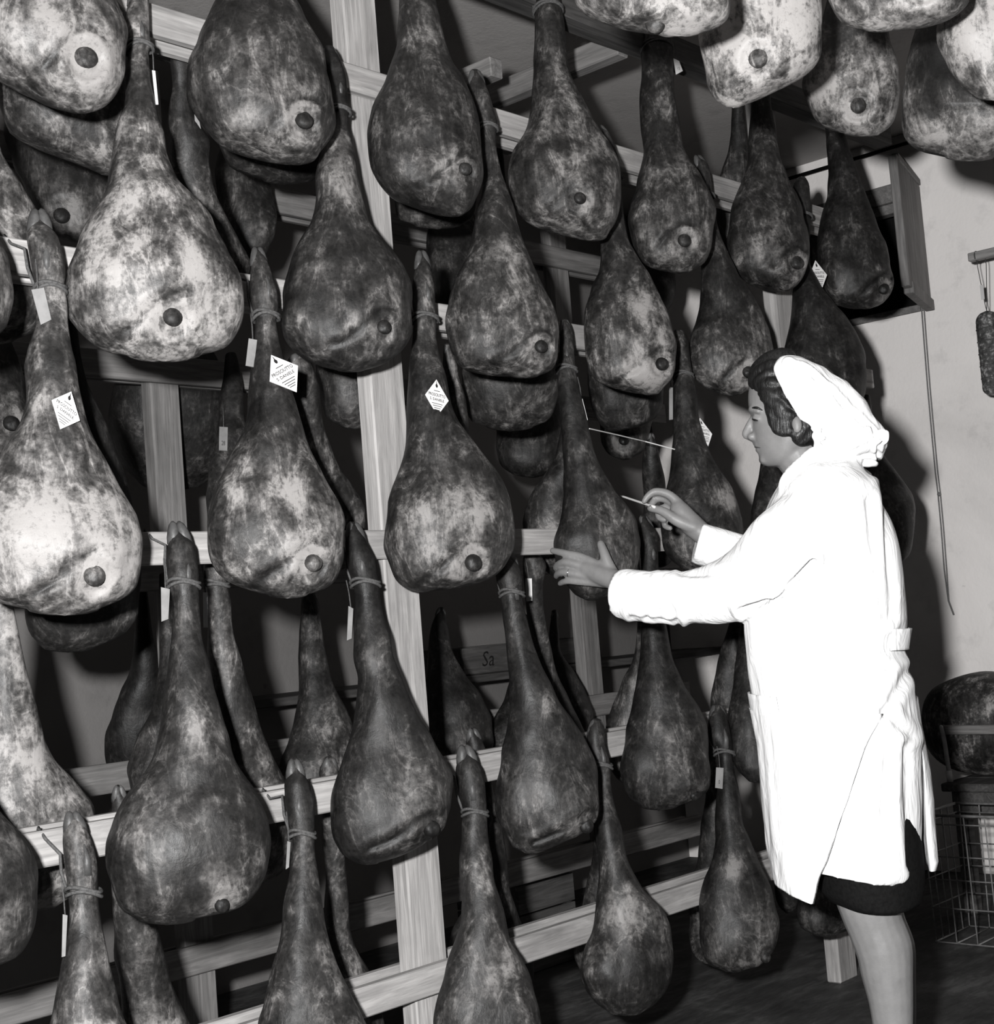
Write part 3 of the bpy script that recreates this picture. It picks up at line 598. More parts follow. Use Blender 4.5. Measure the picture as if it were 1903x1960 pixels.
ham('E4', [(1380,1130,1152),(1394,1124,1157),(1425,1122,1160),(1452,1125,1167),(1475,1140,1170),(1495,1146,1170),(1549,1142,1178),(1588,1139,1190),(1646,1144,1203),(1697,1145,1227),(1751,1141,1273),(1790,1134,1287),(1828,1118,1291),(1859,1112,1287),(1894,1122,1274),(1920,1138,1255),(1938,1165,1230)], 'F', 'bottom row ham with a pale upper half and dark ragged lower end', .88, .40, rope=1462, blobs=[(1190,1750,40,.4),(1160,1640,30,.3),(1210,1860,60,-.2)], group=FG, rail=4)
ham('E5', [(1352,1362,1380),(1371,1357,1390),(1406,1355,1399),(1437,1367,1404),(1452,1374,1403),(1479,1374,1407),(1530,1371,1417),(1569,1370,1421),(1603,1369,1432),(1642,1365,1448),(1681,1352,1467),(1720,1340,1483),(1762,1335,1491),(1801,1336,1487),(1828,1343,1475),(1848,1360,1456),(1858,1385,1425)], 'F', "dark bottom row ham with a hanging card tag, left of the coat hem", .72, .38, rope=1440, knob=(1456,1834,10,.8), blobs=[(1390,1660,25,.35),(1460,1780,30,.2)], group=FG, rail=4, crease=False)
ham('E6', [(1330,1560,1575),(1400,1555,1585),(1500,1550,1590),(1600,1545,1605),(1660,1535,1625),(1710,1527,1645),(1750,1526,1650),(1775,1534,1640),(1788,1555,1605)], 'F', "crusted ham end showing below the skirt beside the woman's knee", .85, .48, group=FG)
# ---- back side of the first rack
ham('a1r', [(-330,30,70),(-250,25,80),(-150,10,110),(0,-40,200),(100,-30,240),(200,0,262),(250,18,265),(284,70,262),(311,140,252),(332,190,238)], 'B', 'broad ham body sagging behind the upper left corner ham', .95, .50, group=BG, hi=False, feet=False)
ham('a2r', [(-200,500,530),(-120,495,535),(-50,480,550),(50,450,590),(150,425,620),(240,418,632),(290,426,630),(320,440,622),(343,500,600)], 'B', 'ham end showing below the large dark top row ham', .6, .45, group=BG, hi=False, feet=False)
ham('a3r', [(-100,800,825),(50,795,830),(150,775,870),(250,755,905),(340,750,915),(390,755,910),(420,765,900),(429,790,885)], 'B', 'ham end showing below the top row ham right of the post', .6, .45, group=BG, hi=False, feet=False)
ham('a6r', [(60,1405,1416),(120,1403,1420),(206,1401,1424),(275,1396,1430),(329,1381,1440),(380,1372,1455),(430,1370,1460),(470,1385,1455),(490,1405,1435)], 'B', 'slim ham neck behind the top rail, left of a dark top row ham', .75, .42, group=BG, hi=False, rail=0)
ham('b0r', [(-100,-60,-20),(0,-60,-10),(150,-80,-5),(280,-110,0),(345,-140,34),(406,-170,68),(470,-190,95),(540,-190,110),(600,-170,90),(640,-100,60),(650,-60,30)], 'B', 'pale ham flank at the left edge above the bright rail end', 1.1, .58, group=BG, hi=False, feet=False)
ham('b1r', [(80,332,350),(110,327,362),(164,330,364),(205,324,366),(240,323,385),(273,325,402),(307,325,400),(341,320,403),(376,315,413),(420,308,434),(461,305,458),(505,305,478),(540,315,470),(557,340,450)], 'B', 'narrow ham hanging behind the big pale second row ham, to its right', .85, .45, group=BG, hi=False, rail=1)
ham('b2r', [(140,650,680),(300,640,690),(450,625,720),(550,608,745),(650,600,755),(730,603,750),(771,614,740),(801,625,725),(816,650,705)], 'B', 'ham end below the dark second row ham, left of the pale post', .65, .40, group=BG, hi=False, feet=False)
ham('b3r', [(250,940,960),(400,935,975),(500,920,1010),(600,895,1050),(680,887,1065),(740,888,1068),(784,893,1061),(808,903,1044),(816,930,1022)], 'B', 'squarish ham end below the two-toed second row ham', .75, .42, group=BG, hi=False, feet=False)
ham('b4r', [(330,1170,1185),(450,1165,1200),(560,1140,1240),(650,1122,1268),(713,1126,1272),(757,1130,1269),(791,1138,1260),(815,1150,1225),(823,1160,1190)], 'B', 'ham end behind the torn-faced second row ham, crossed by a white thread', .65, .40, group=BG, hi=False, feet=False)
ham('c1r', [(560,110,140),(700,100,160),(850,70,220),(1000,45,260),(1100,45,265),(1170,50,262),(1210,58,240),(1238,80,180)], 'B', 'shadowed ham end below the palest ham at left', .55, .42, group=BG, hi=False, feet=False)
ham('c2r', [(680,562,580),(690,552,592),(740,545,610),(812,540,621),(860,535,634),(901,530,655),(938,525,679),(972,520,694),(1010,518,698),(1050,520,690),(1080,540,670),(1093,570,640)], 'B', 'pale speckled ham half hidden to the right of the labelled third row ham', 1.05, .55, group=BG, hi=False, rail=2)
ham('c3r', [(660,850,862),(690,848,873),(720,848,878),(764,845,890),(805,840,895),(836,835,897),(880,820,915),(930,800,940),(980,795,960),(1030,800,965),(1080,830,940),(1098,860,910)], 'B', 'thin ham shank close behind the round central ham, to its right', .85, .50, group=BG, hi=False, rail=2)
ham('c4r', [(700,1075,1090),(800,1075,1100),(880,1060,1120),(907,1044,1125),(935,1024,1130),(969,1010,1135),(1003,1005,1137),(1040,1008,1135),(1080,1025,1120),(1098,1050,1095)], 'B', 'ham bulging out on the left behind the ham under test', .85, .46, group=BG, hi=False, rail=2)
ham('c5r', [(830,1243,1250),(850,1236,1256),(883,1230,1264),(942,1230,1275),(990,1228,1285),(1030,1225,1290),(1070,1235,1285),(1083,1250,1270)], 'B', "dark ham neck in the gap directly behind the woman's raised hand", .75, .40, group=BG, hi=False, rail=2)
ham('d0r', [(1010,-15,0),(1040,-25,10),(1100,-25,20),(1163,-25,27),(1200,-25,33),(1270,-30,47),(1347,-35,70),(1409,-45,85),(1448,-60,101),(1487,-80,132),(1541,-100,172),(1600,-110,182),(1660,-105,172),(1700,-80,150),(1728,-20,115)], 'B', 'bright pale ham neck and flank at the left edge, behind the bright rail', 1.1, .66, group=BG, hi=True, feet=False, blobs=[(30,1400,80,.2)])
ham('d1r', [(1060,392,420),(1085,390,432),(1112,392,435),(1146,394,441),(1200,396,444),(1258,396,462),(1316,396,477),(1375,395,491),(1417,390,508),(1456,380,527),(1490,370,545),(1540,360,560),(1590,360,562),(1640,375,550),(1680,400,520),(1693,430,480)], 'B', 'slender ham behind and right of the wide dark fourth row ham', .95, .48, group=BG, hi=False, rail=3, rope=1110)
ham('d3r', [(1068,1002,1038),(1080,1000,1044),(1112,1002,1040),(1163,1008,1041),(1232,1015,1053),(1278,1020,1064),(1330,1025,1085),(1380,1025,1110),(1430,1020,1130),(1480,1020,1135),(1530,1040,1120),(1548,1065,1095)], 'B', 'tagged ham shank close behind the fourth row ham under the centre', .8, .45, group=BG, hi=False, rail=3, feet=False)
ham('d4r', [(1120,1225,1240),(1200,1218,1245),(1254,1212,1250),(1305,1192,1260),(1359,1170,1265),(1400,1160,1268),(1450,1162,1265),(1490,1180,1250),(1508,1205,1230)], 'B', "pale ham flank left of the glossy ham below the sleeve", .85, .52, group=BG, hi=False)
ham('d5r', [(1100,1410,1422),(1200,1396,1420),(1250,1380,1430),(1300,1366,1440),(1350,1361,1450),(1400,1370,1450),(1428,1390,1440)], 'B', "smooth ham neck just left of the woman's coat at hip height", .8, .40, group=BG, hi=False)
ham('e1r', [(1505,220,232),(1530,213,243),(1600,212,270),(1700,215,300),(1778,217,306),(1828,217,314),(1890,230,331),(1956,225,362),(2020,210,390),(2080,210,395),(2125,240,370)], 'B', 'patchy ham neck directly below the wide dark fourth row ham', .95, .50, group=BG, hi=False, blobs=[(290,1950,50,.3)], rail=4)
ham('e2r', [(1452,622,640),(1480,612,648),(1530,612,650),(1568,614,653),(1627,618,660),(1704,622,665),(1762,622,668),(1813,615,681),(1850,605,702),(1900,590,725),(1960,585,735),(2020,600,725),(2045,630,690)], 'B', 'thin ham shank between the bottom row ham and the foot of the pale post', .9, .50, group=BG, hi=False, rail=4)
ham('e3r', [(1396,898,908),(1410,893,918),(1433,892,928),(1503,898,942),(1568,905,959),(1627,910,966),(1685,908,972),(1743,885,988),(1790,866,1005),(1850,862,1020),(1890,880,1010),(1908,920,980)], 'B', 'slim ham behind the streaked bottom row ham right of the post', .8, .45, group=BG, hi=False, rail=4)
ham('e4r', [(1420,1122,1136),(1500,1130,1160),(1610,1137,1180),(1680,1126,1190),(1720,1117,1200),(1780,1106,1215),(1830,1101,1215),(1870,1112,1200),(1888,1140,1180)], 'B', 'ham behind the bottom row ham with the ragged end, at its left', .75, .48, group=BG, hi=False)
ham('e5r', [(1400,1352,1366),(1510,1353,1380),(1569,1345,1390),(1646,1337,1400),(1700,1325,1410),(1751,1318,1415),(1800,1320,1412),(1836,1335,1400),(1848,1360,1385)], 'B', 'ham edge behind the tagged bottom row ham, at its left', .75, .44, group=BG, hi=False)
ham('e6r', [(1480,1500,1512),(1600,1492,1520),(1660,1482,1530),(1704,1480,1532),(1735,1490,1525),(1745,1500,1515)], 'B', "dark ham end under the coat hem left of the woman's knee", .4, .38, group=BG, hi=False)
# ---- rear rack
ham('k1', [(60,70,100),(150,45,130),(246,7,190),(300,20,212),(348,41,222),(400,65,222),(440,95,210),(456,130,190)], 'M', 'dark ham with a round bone knob, left of the big pale second row ham', .55, .40, knob=(111,430,15), group=KG, hi=False, feet=False, crease=False)
ham('k2', [(100,455,475),(200,450,490),(314,415,512),(362,412,520),(410,418,528),(454,440,523),(488,460,510)], 'K', 'dim ham in the gap below the large dark top row ham', .6, .42, group=KG, hi=False, feet=False)
ham('k3', [(250,840,880),(350,835,890),(420,825,910),(470,817,930),(520,815,935),(570,825,930),(598,850,910)], 'K', 'dark ham in the gap right of the pale post, above a trotter tip', .5, .40, group=KG, hi=False, feet=False)
ham('k4', [(560,-90,-50),(660,-110,20),(720,-120,45),(780,-120,50),(830,-100,45),(868,-60,20)], 'M', 'crusty ham with a knob at the left edge behind the palest ham', .75, .45, knob=(14,827,15), group=KG, hi=False, feet=False, crease=False)
ham('k5', [(480,290,330),(600,270,360),(680,235,410),(740,215,440),(800,205,445),(860,215,440),(900,240,420),(925,265,390)], 'KB', 'very dark round ham behind the upright of the rear rack', .55, .40, group=KG, hi=False, feet=False)
ham('k6', [(680,432,452),(720,428,462),(760,420,467),(800,416,470),(850,412,480),(900,400,490),(960,395,495),(1020,395,495),(1060,410,480),(1073,430,460)], 'M', 'dim ham with a numbered tag, left of the labelled third row ham', .75, .42, group=KG, hi=False)
ham('k7', [(650,990,1020),(740,960,1060),(800,947,1080),(839,947,1085),(880,955,1078),(904,980,1055),(910,1005,1035)], 'K', 'very dark ham end between the round central ham and the ham under test', .5, .40, group=KG, hi=False, feet=False)
ham('k8', [(640,1180,1210),(740,1160,1240),(800,1148,1248),(836,1150,1242),(863,1162,1232),(876,1185,1212)], 'K', 'small dark ham end with a knob, just below the white thread', .55, .40, knob=(1187,856,10), group=KG, hi=False, feet=False, crease=False)
ham('k9', [(1100,305,325),(1200,305,340),(1258,305,350),(1355,290,370),(1394,271,390),(1440,252,400),(1479,243,405),(1520,250,400),(1548,280,370)], 'M', 'ham flank behind and left of the wide dark fourth row ham', .75, .46, group=KG, hi=False)
ham('k10', [(1130,262,282),(1200,258,290),(1285,250,310),(1328,229,320),(1370,210,330),(1420,200,335),(1470,205,330),(1498,230,310)], 'KB', 'dark ham outline against the pale wall patch at lower left', 0.35, .36, group=KG, hi=False)
ham('k11', [(1130,580,600),(1160,576,612),(1220,572,618),(1278,571,630),(1332,570,648),(1371,562,670),(1417,550,685),(1456,537,690),(1490,530,692),(1530,540,680),(1552,570,650)], 'M', 'whole ham seen in the gap left of the two-toed fourth row ham', .85, .44, group=KG, hi=False)
ham('k12', [(1165,838,850),(1200,825,858),(1239,820,864),(1297,812,895),(1336,805,922),(1380,800,940),(1420,800,942),(1460,815,930),(1478,840,910)], 'K', 'dark ham just right of the pale post at fourth row height', 0.6, .42, group=KG, hi=False)
ham('k13', [(1180,1000,1015),(1260,985,1030),(1332,968,1040),(1367,949,1050),(1398,935,1060),(1440,930,1065),(1490,945,1050),(1508,970,1020)], 'K', 'dim rounded ham low behind the fourth row ham under the centre', 0.6, .42, group=KG, hi=False)
ham('k14', [(1170,1055,1068),(1239,1050,1073),(1289,1050,1100),(1336,1050,1124),(1378,1055,1134),(1430,1065,1130),(1468,1085,1110)], 'M', 'glossy dark ham between the tagged shank and the far upright', .55, .40, group=KG, hi=False)
ham('k15', [(300,1235,1255),(400,1215,1275),(480,1205,1290),(540,1210,1292),(585,1225,1285),(600,1245,1270)], 'K', 'very dark ham body in the gap between two top row hams, right of centre', .4, .36, group=KG, hi=False, feet=False)
# ---- hams overhead, nearer the camera
ham('O1', [(-660,1235,1260),(-600,1228,1268),(-480,1225,1272),(-360,1200,1295),(-240,1150,1345),(-130,1108,1385),(-60,1097,1395),(0,1099,1397),(20,1109,1393),(38,1140,1385),(52,1190,1368),(60,1250,1345)], 'O', 'pale ham bottom hanging at the top edge, leftmost of the overhead group', 0.95, .60, knob=(1256,55,19), rope=-520, group=OG, dist=2.5, crease=False, moat=.4)
ham('O2', [(-430,1440,1458),(-390,1432,1470),(-300,1430,1475),(-200,1408,1500),(-100,1365,1550),(-30,1343,1570),(34,1338,1573),(69,1339,1571),(103,1341,1566),(127,1345,1553),(151,1351,1525),(175,1360,1480),(195,1375,1437),(203,1390,1418)], 'O', 'brightest overhead ham, whole face lit, with a deep-set knob', 1.15, .70, knob=(1454,132,17), rope=-350, group=OG, dist=2.95, blobs=[(1530,60,40,.3),(1400,60,60,.1),(1380,170,30,-.2),(1500,150,30,-.1)], crease=False, moat=.8)  # right-hand blob is a painted highlight
ham('O3', [(-215,1625,1640),(-180,1615,1652),(-100,1608,1660),(-30,1592,1678),(30,1575,1695),(86,1556,1710),(137,1543,1721),(161,1535,1722),(192,1541,1720),(223,1552,1714),(240,1570,1704),(254,1615,1685)], 'O', 'overhead ham with black and white crusted face, knob low in the middle', 1.0, .52, knob=(1645,218,14), rope=-140, group=OG, dist=3.6, blobs=[(1580,185,25,.4),(1640,100,40,.2),(1630,20,60,-.5)], crease=False)
ham('O4', [(-610,1715,1740),(-560,1705,1750),(-430,1700,1755),(-300,1670,1785),(-180,1620,1835),(-80,1586,1857),(0,1583,1854),(17,1590,1842),(34,1602,1815),(48,1620,1765),(54,1650,1710)], 'O', 'pale ham bottom cut by the top edge at the upper right', 0.9, .60, knob=(1768,-3,18), rope=-480, group=OG, dist=2.6, crease=False)
ham('O5', [(-270,1835,1855),(-230,1828,1865),(-120,1815,1880),(-30,1790,1898),(51,1757,1915),(79,1750,1928),(137,1737,1950),(189,1726,1965),(233,1724,1970),(264,1731,1962),(285,1755,1945),(298,1805,1905)], 'O', 'wide overhead ham with dark upper part and pale rounded lower rim', 0.8, .42, rope=-170, group=OG, dist=3.2, blobs=[(1780,270,50,.4),(1870,280,60,.35),(1850,150,80,-.5),(1790,150,50,-.4),(1745,215,25,.3)], kbody=.8)
ham('O6', [(-440,1885,1905),(-400,1878,1915),(-290,1870,1925),(-170,1835,1960),(-60,1803,1992),(34,1796,2000),(75,1799,2003),(113,1808,1998),(148,1825,1985),(168,1840,1970),(184,1864,1940)], 'O', 'bright overhead ham at the upper right corner with a curled lower flap', 1.0, .62, rope=-340, group=OG, dist=2.8, blobs=[(1870,110,35,.4)])  # blob puts the central highlight into the vertex colour
# ---- printed labels and card tags
diamond_label('C1', (98,766), (152,805), (137,750), (116,822), .022)
diamond_label('C2', (516,730), (570,700), (519,680), (568,751), .034)
diamond_label('C3', (813,755), (858,767), (836,727), (838,797), .006)
diamond_label('B6', (1550,527), (1583,527), (1561,498), (1573,554), .006)
diamond_label('C5', (1331,820), (1362,828), (1341,803), (1357,857), .004)
plain_tag('C1', [(60,555),(84,551),(98,612),(78,622)], .008)
plain_tag('C2', [(476,648),(492,651),(486,703),(470,700)], .006)
plain_tag('k6', [(420,817),(436,818),(435,863),(419,862)], .006, '28')
plain_tag('d1r', [(389,1134),(397,1134),(398,1201),(390,1201)], .008, mat='paper')
plain_tag('d3r', [(1006,1107),(1018,1107),(1019,1150),(1008,1151)], .006, mat='paper')
plain_tag('D1', [(308,1124),(325,1128),(322,1185),(309,1190)], .004)
plain_tag('D2', [(667,1160),(676,1165),(673,1222),(664,1226)], .004)
plain_tag('E5', [(1371,1469),(1385,1470),(1383,1510),(1369,1508)], .008, '0')
plain_tag('E2', [(550,1610),(556,1612),(553,1660),(547,1664)], .004)
plain_tag('E1', [(120,1750),(129,1752),(125,1830),(118,1832)], .004)
plain_tag('A5', [(1289,112),(1300,117),(1307,136),(1294,143)], .006, '12', mat='paper')
plain_tag('C4', [(1111,762),(1115,764),(1125,804),(1120,805)], .004, mat='paper')
plain_tag('C5', [(1281,742),(1288,742),(1288,803),(1281,804)], .004)
plain_tag('b1r', [(372,215),(380,225),(385,250),(374,252)], .006)
plain_tag('B1', [(291,135),(297,136),(303,200),(298,200)], .004, mat='paper')
# loose white thread from the ham under test to the next
a = front_point(HAMS['C4'], 1128, 822, .004); b = front_point(HAMS['C5'], 1285, 862, .006); mid = [atd(x, y, z) for x, y, z in ((1180, 832, 3.95), (1235, 845, 4.1))]
tag(link('loose_thread', mesh('loose_thread', *tube_data([p-a for p in [a]+mid+[b]], .0016, 6)), M['paper'], loc=a), 'loose white thread stretched between two third row hams', 'thread')
# ------------------------------------------------------------------ the woman in the white coat
DW = 3.30
_h = ray(1570, 1100); E2 = unit(np.array([_h[0], _h[1], 0.0])); E1 = np.array([-E2[1], E2[0], 0.0])   # E2 away from the viewer, E1 to her front
def P(px, py, w=0.0): return atplane(px, py, CAM+E2*(DW+w), E2)
def wof(p): return float(np.dot(p-CAM, E2)-DW)
def chain(pts, rad, seg=16, sub=4):
    """tapered limb through points, with round ends"""
    pts = [np.asarray(p, float) for p in pts]; n = len(pts); Q = []; Rr = []
    for i in range(n-1):
        p0 = pts[max(i-1, 0)]; p1 = pts[i]; p2 = pts[i+1]; p3 = pts[min(i+2, n-1)]
        for k in range(sub):
            t = k/sub
            Q.append(.5*((2*p1)+(-p0+p2)*t+(2*p0-5*p1+4*p2-p3)*t*t+(-p0+3*p1-3*p2+p3)*t**3)); Rr.append(rad[i]+(rad[i+1]-rad[i])*t)
    Q.append(pts[-1]); Rr.append(rad[-1])
    d0 = unit(Q[0]-Q[1]); d1 = unit(Q[-1]-Q[-2])
    pre = [(Q[0]+d0*Rr[0]*math.sin(a), Rr[0]*math.cos(a)) for a in (1.45, 1.1, .6)]; post = [(Q[-1]+d1*Rr[-1]*math.sin(a), Rr[-1]*math.cos(a)) for a in (.6, 1.1, 1.45)]
    QQ = [p for p, _ in pre]+Q+[p for p, _ in post]; RR = [r for _, r in pre]+Rr+[r for _, r in post]
    return tube_data(QQ, RR, seg)
def remesh(name, parts, voxel, smooth=6, factor=.5):
    V, Fc = join_data(parts); me = mesh(name+'_src', V, Fc)
    ob = bpy.data.objects.new('tmp', me); COL.objects.link(ob)
    r = ob.modifiers.new('r', 'REMESH'); r.mode = 'VOXEL'; r.voxel_size = voxel
    if smooth: s = ob.modifiers.new('s', 'SMOOTH'); s.factor = factor; s.iterations = smooth
    dg = bpy.context.evaluated_depsgraph_get(); out = bpy.data.meshes.new_from_object(ob.evaluated_get(dg)); out.name = name
    bpy.data.objects.remove(ob); bpy.data.meshes.remove(me)
    out.polygons.foreach_set('use_smooth', [True]*len(out.polygons)); return out
def rings_data(rings):
    n = len(rings); k = len(rings[0]); V = [p for r in rings for p in r]; Fc = []
    for i in range(n-1):
        for j in range(k):
            j2 = (j+1) % k; Fc.append((i*k+j, i*k+j2, (i+1)*k+j2, (i+1)*k+j))
    V.append(sum(rings[0])/k); V.append(sum(rings[-1])/k); a = n*k
    for j in range(k):
        j2 = (j+1) % k; Fc.append((a, j2, j)); Fc.append((a+1, (n-1)*k+j, (n-1)*k+j2))
    return V, Fc
base = np.array([*P(1640, 1500, 0)[:2], FZ])
woman = thing('person', 'woman in white coat and headscarf holding a thin probe and steadying a ham', 'person', base)
def shift(me):
    me.transform(Matrix.Translation(Vector(-base))); return me
def wpiece(name, me, mat): return link(name, shift(me), mat, woman)

# --- head
HR = [(690,1482,1540,.030),(698,1462,1570,.050),(713,1446,1592,.066),(738,1435,1606,.074),(760,1432,1612,.077),(780,1433,1612,.077),(798,1439,1606,.074),(812,1441,1598,.071),(826,1442,1588,.069),(841,1443,1576,.066),(853,1446,1565,.062),(866,1451,1552,.056),(880,1454,1540,.047),(888,1459,1528,.037),(893,1469,1515,.026)]
def head_row(y):
    ys = [r[0] for r in HR]; return [float(pchip(ys, [r[k] for r in HR], np.array([y]))[0]) for k in (1, 2, 3)]
def head_ring(y, k=40):
    xf, xb, hb = head_row(y); F_ = P(xf, y); B_ = P(xb, y); c = (F_+B_)/2; A = (F_-B_)/2; ring = []
    low = max(0.0, min(1.0, (y-815)/70))
    for j in range(k):
        an = 2*math.pi*j/k; cx = math.cos(an); sn = math.sin(an)
        lat = np.sign(sn)*abs(sn)**.92*hb*(1-(.10+.22*low)*max(cx, 0))
        ring.append(c+A*cx+E2*lat)
    return ring
def hs(px, py, off=0.0):
    xf, xb, hb = head_row(py); f = max(-.99, min(.99, ((xf+xb)/2-px)/((xb-xf)/2))); low = max(0.0, min(1.0, (py-815)/70))
    return P(px, py, -(hb*math.sqrt(1-f*f)*(1-(.10+.22*low)*max(f, 0))+off))
sk = []
sk.append(rings_data([head_ring(y) for y in np.linspace(690, 893, 46)]))
sk.append(chain([P(1445,796), P(1436,811), P(1429,828), P(1428.5,833)], [.0070,.0082,.0098,.0092]))
sk.append(chain([P(1430,834), P(1441,841)], [.0080,.0065]))
for s in (-1, 1): sk.append(ball_data(P(1438.5,836,s*.0115), .0090, 12, 8))
sk.append(chain([P(1457,853,-.024), P(1449,851,-.013), P(1446.5,849.5,0), P(1449,851,.013), P(1457,853,.024)], [.003,.005,.006,.005,.003], 10))
sk.append(chain([P(1458,860,-.020), P(1452,861,-.011), P(1450.5,861.5,0), P(1452,861,.011), P(1458,860,.020)], [.003,.0045,.0055,.0045,.003], 10))
sk.append(chain([P(1464,879,-.012), P(1462,880,.012)], [.0115,.0115], 10))
for s in (-1, 1):
    sk.append(chain([P(1439,786,s*.012), P(1441,783,s*.030), P(1452,787,s*.050)], [.008,.0085,.006], 10))     # brow ridge
    sk.append(chain([P(1443.5,799,s*.024), P(1446,800,s*.034), P(1452,802,s*.042)], [.0045,.0068,.004], 10))  # lowered eyelid
sk.append(ball_data(P(1526,814,-.078), 1, 14, 9, np.array([E1*.012, E2*.009, np.array([0,0,.021])])))         # ear
sk.append(chain([P(1520,862,0), P(1543,893,0), P(1575,940,0)], [.050,.050,.062]))                            # neck
# --- trunk and legs (mostly under the clothes)
sk.append(chain([P(1590,965,0), P(1595,1090,0), P(1590,1220,0), P(1600,1330,0), P(1605,1400,0)], [.11,.115,.10,.13,.13]))
sk.append(chain([P(1545,985,-.10), P(1600,985,.12)], [.06,.06]))
def leg(w, dx, dy=0):
    an = P(1722+dx, 2150+dy, w); an[2] = FZ+.085; toe = an+E1*.17; toe[2] = FZ+.032; mid = an+E1*.06; mid[2] = FZ+.057; heel = an-E1*.035; heel[2] = FZ+.041
    sk.append(chain([P(1605+dx*.3,1400,w*.9), P(1625+dx*.6,1550,w), P(1652+dx,1690,w), P(1666+dx,1742,w), P(1676+dx,1772,w), P(1692+dx,1815,w), P(1698+dx,1862,w), P(1706+dx,1921,w), P(1711+dx,1990,w), P(1718+dx,2080,w), an], [.10,.086,.065,.0615,.0585,.0590,.0535,.0450,.0385,.034,.035], 20))
    sk.append(chain([heel, mid, toe], [.032,.036,.026]))
    return heel, mid, toe
feet_ = [leg(-.085, 0), leg(.10, 8)]
# --- arms
fp = front_point(HAMS['C4'], 1125, 1085); ws = wof(fp)
wh = ws-.030                                              # depth of the knuckles of the left hand, just in front of the ham
sk.append(chain([P(1560,985,-.12), P(1385,1135,-.02), P(1290,1130,.06), P(1185,1114,wh-.03)], [.05,.042,.036,.0265]))
sk.append(chain([P(1186,1113,wh-.03), P(1150,1100,wh-.012), P(1122,1088,wh)], [.0255,.026,.022]))
LH = {'index': ([(1160,1090,-.012),(1115,1067,0),(1089,1061,.008),(1072,1057,.018),(1058,1054,.030)], [.014,.0110,.0102,.0094,.0082]),
      'middle': ([(1160,1100,-.012),(1108,1082,-.004),(1083,1076,.004),(1069,1081,.026),(1064,1087,.046)], [.014,.0112,.0103,.0095,.0082]),
      'ring': ([(1160,1108,-.012),(1104,1099,-.004),(1082,1095,.004),(1069,1098,.024),(1065,1103,.044)], [.014,.0107,.0098,.0090,.0078]),
      'little': ([(1162,1116,-.010),(1108,1113,.0),(1090,1112,.006),(1078,1114,.020),(1072,1117,.034)], [.013,.0096,.0088,.0080,.0070]),
      'thumb': ([(1172,1096,-.014),(1162,1075,-.012),(1156,1057,-.006),(1150,1041,.002)], [.016,.0140,.0120,.0100])}
for pts, rad in LH.values(): sk.append(chain([P(a, b, wh+c) for a, b, c in pts], rad, 14, 5))
wr = ws-.06
sk.append(chain([P(1540,990,.15), P(1440,1085,wr+.02), P(1400,1065,wr+.01), P(1350,1028,wr)], [.05,.04,.034,.0255]))
sk.append(chain([P(1350,1026,wr), P(1322,1002,wr), P(1300,975,wr)], [.0255,.028,.023]))
RH = {'index': ([(1318,985,.0),(1284,949,.0),(1256,941,.0),(1241,949,-.002),(1233,960,-.004)], [.015,.0110,.0098,.0085,.0068]),
      'middle': ([(1315,985,.012),(1282,958,.018),(1259,954,.018),(1249,963,.010),(1244,971,.004)], [.014,.0108,.0095,.0085,.0070]),
      'ring': ([(1315,995,.02),(1281,973,.028),(1262,976,.030),(1262,990,.022),(1272,995,.014)], [.014,.0103,.0092,.0085,.0072]),
      'little': ([(1320,1003,.022),(1288,990,.032),(1273,996,.034),(1274,1007,.026),(1283,1011,.018)], [.013,.0092,.0083,.0078,.0068]),
      'thumb': ([(1330,1010,-.012),(1296,996,-.022),(1268,978,-.022),(1245,973,-.012)], [.018,.0145,.0112,.0085])}
for pts, rad in RH.values(): sk.append(chain([P(a, b, wr+c) for a, b, c in pts], rad, 14, 5))
body = wpiece('body', remesh('body', sk, .0034, 5, .5), M['skin'])
# nails, ring, probe
def nail(a, b, w, r, par=woman):
    link('finger_nail', mesh('finger_nail', *ball_data(P(a, b, w)-base, 1, 10, 6, np.array([E1*r, np.array([0,0,r*.8]), E2*r*.3])), True), M['nail'], par)
nail(1246, 971.5, wr-.0205, .0045)
rp = P(1083, 1095.5, wh+.004); d_ = unit(P(1082,1095,wh+.004)-P(1104,1099,wh-.004)); a_ = unit(np.cross(d_, [0, 0, 1])); b_ = np.cross(d_, a_)
link('wedding_ring', mesh('wedding_ring', *tube_data([P(1090,1096.5,wh+.0015)+(a_*math.cos(t)+b_*math.sin(t))*.0106-base for t in np.linspace(0, 2*math.pi, 25)[:-1]], .0016, 6, closed=True), True), M['gold'], woman)
tipp = front_point(HAMS['C4'], 1180, 955, .006); hold = P(1244, 967.5, wr-.004); dd = unit(hold-tipp)
probe = tag(link('tasting_probe', mesh('tasting_probe', *tube_data([np.zeros(3), dd*.02, hold-tipp, hold-tipp+dd*.03], [.0012, .0026, .0030, .0034], 10), True), M['paper'], loc=tipp), "thin pale probe held in the woman's right hand against a ham", 'probe')
# face details
def strip(name, pts, rad, mat): return link(name, mesh(name, *chain([p-base for p in pts], rad, 8), True), M[mat], woman)
strip('eyebrow', [hs(1437,785,.003), hs(1442,781.5,.0085), hs(1450,781,.0095), hs(1459,785,.005)], [.0016,.0034,.0032,.0014], 'hair')
strip('eyelash', [P(1440.5,802,-.026), P(1444,803.5,-.0375), P(1450,805,-.0435)], [.0014,.0026,.0014], 'hair')
strip('lips', [P(1445.5,855.5,-.001), P(1449.5,856,-.015), P(1456,857,-.026)], [.0018,.0018,.0006], 'lips')

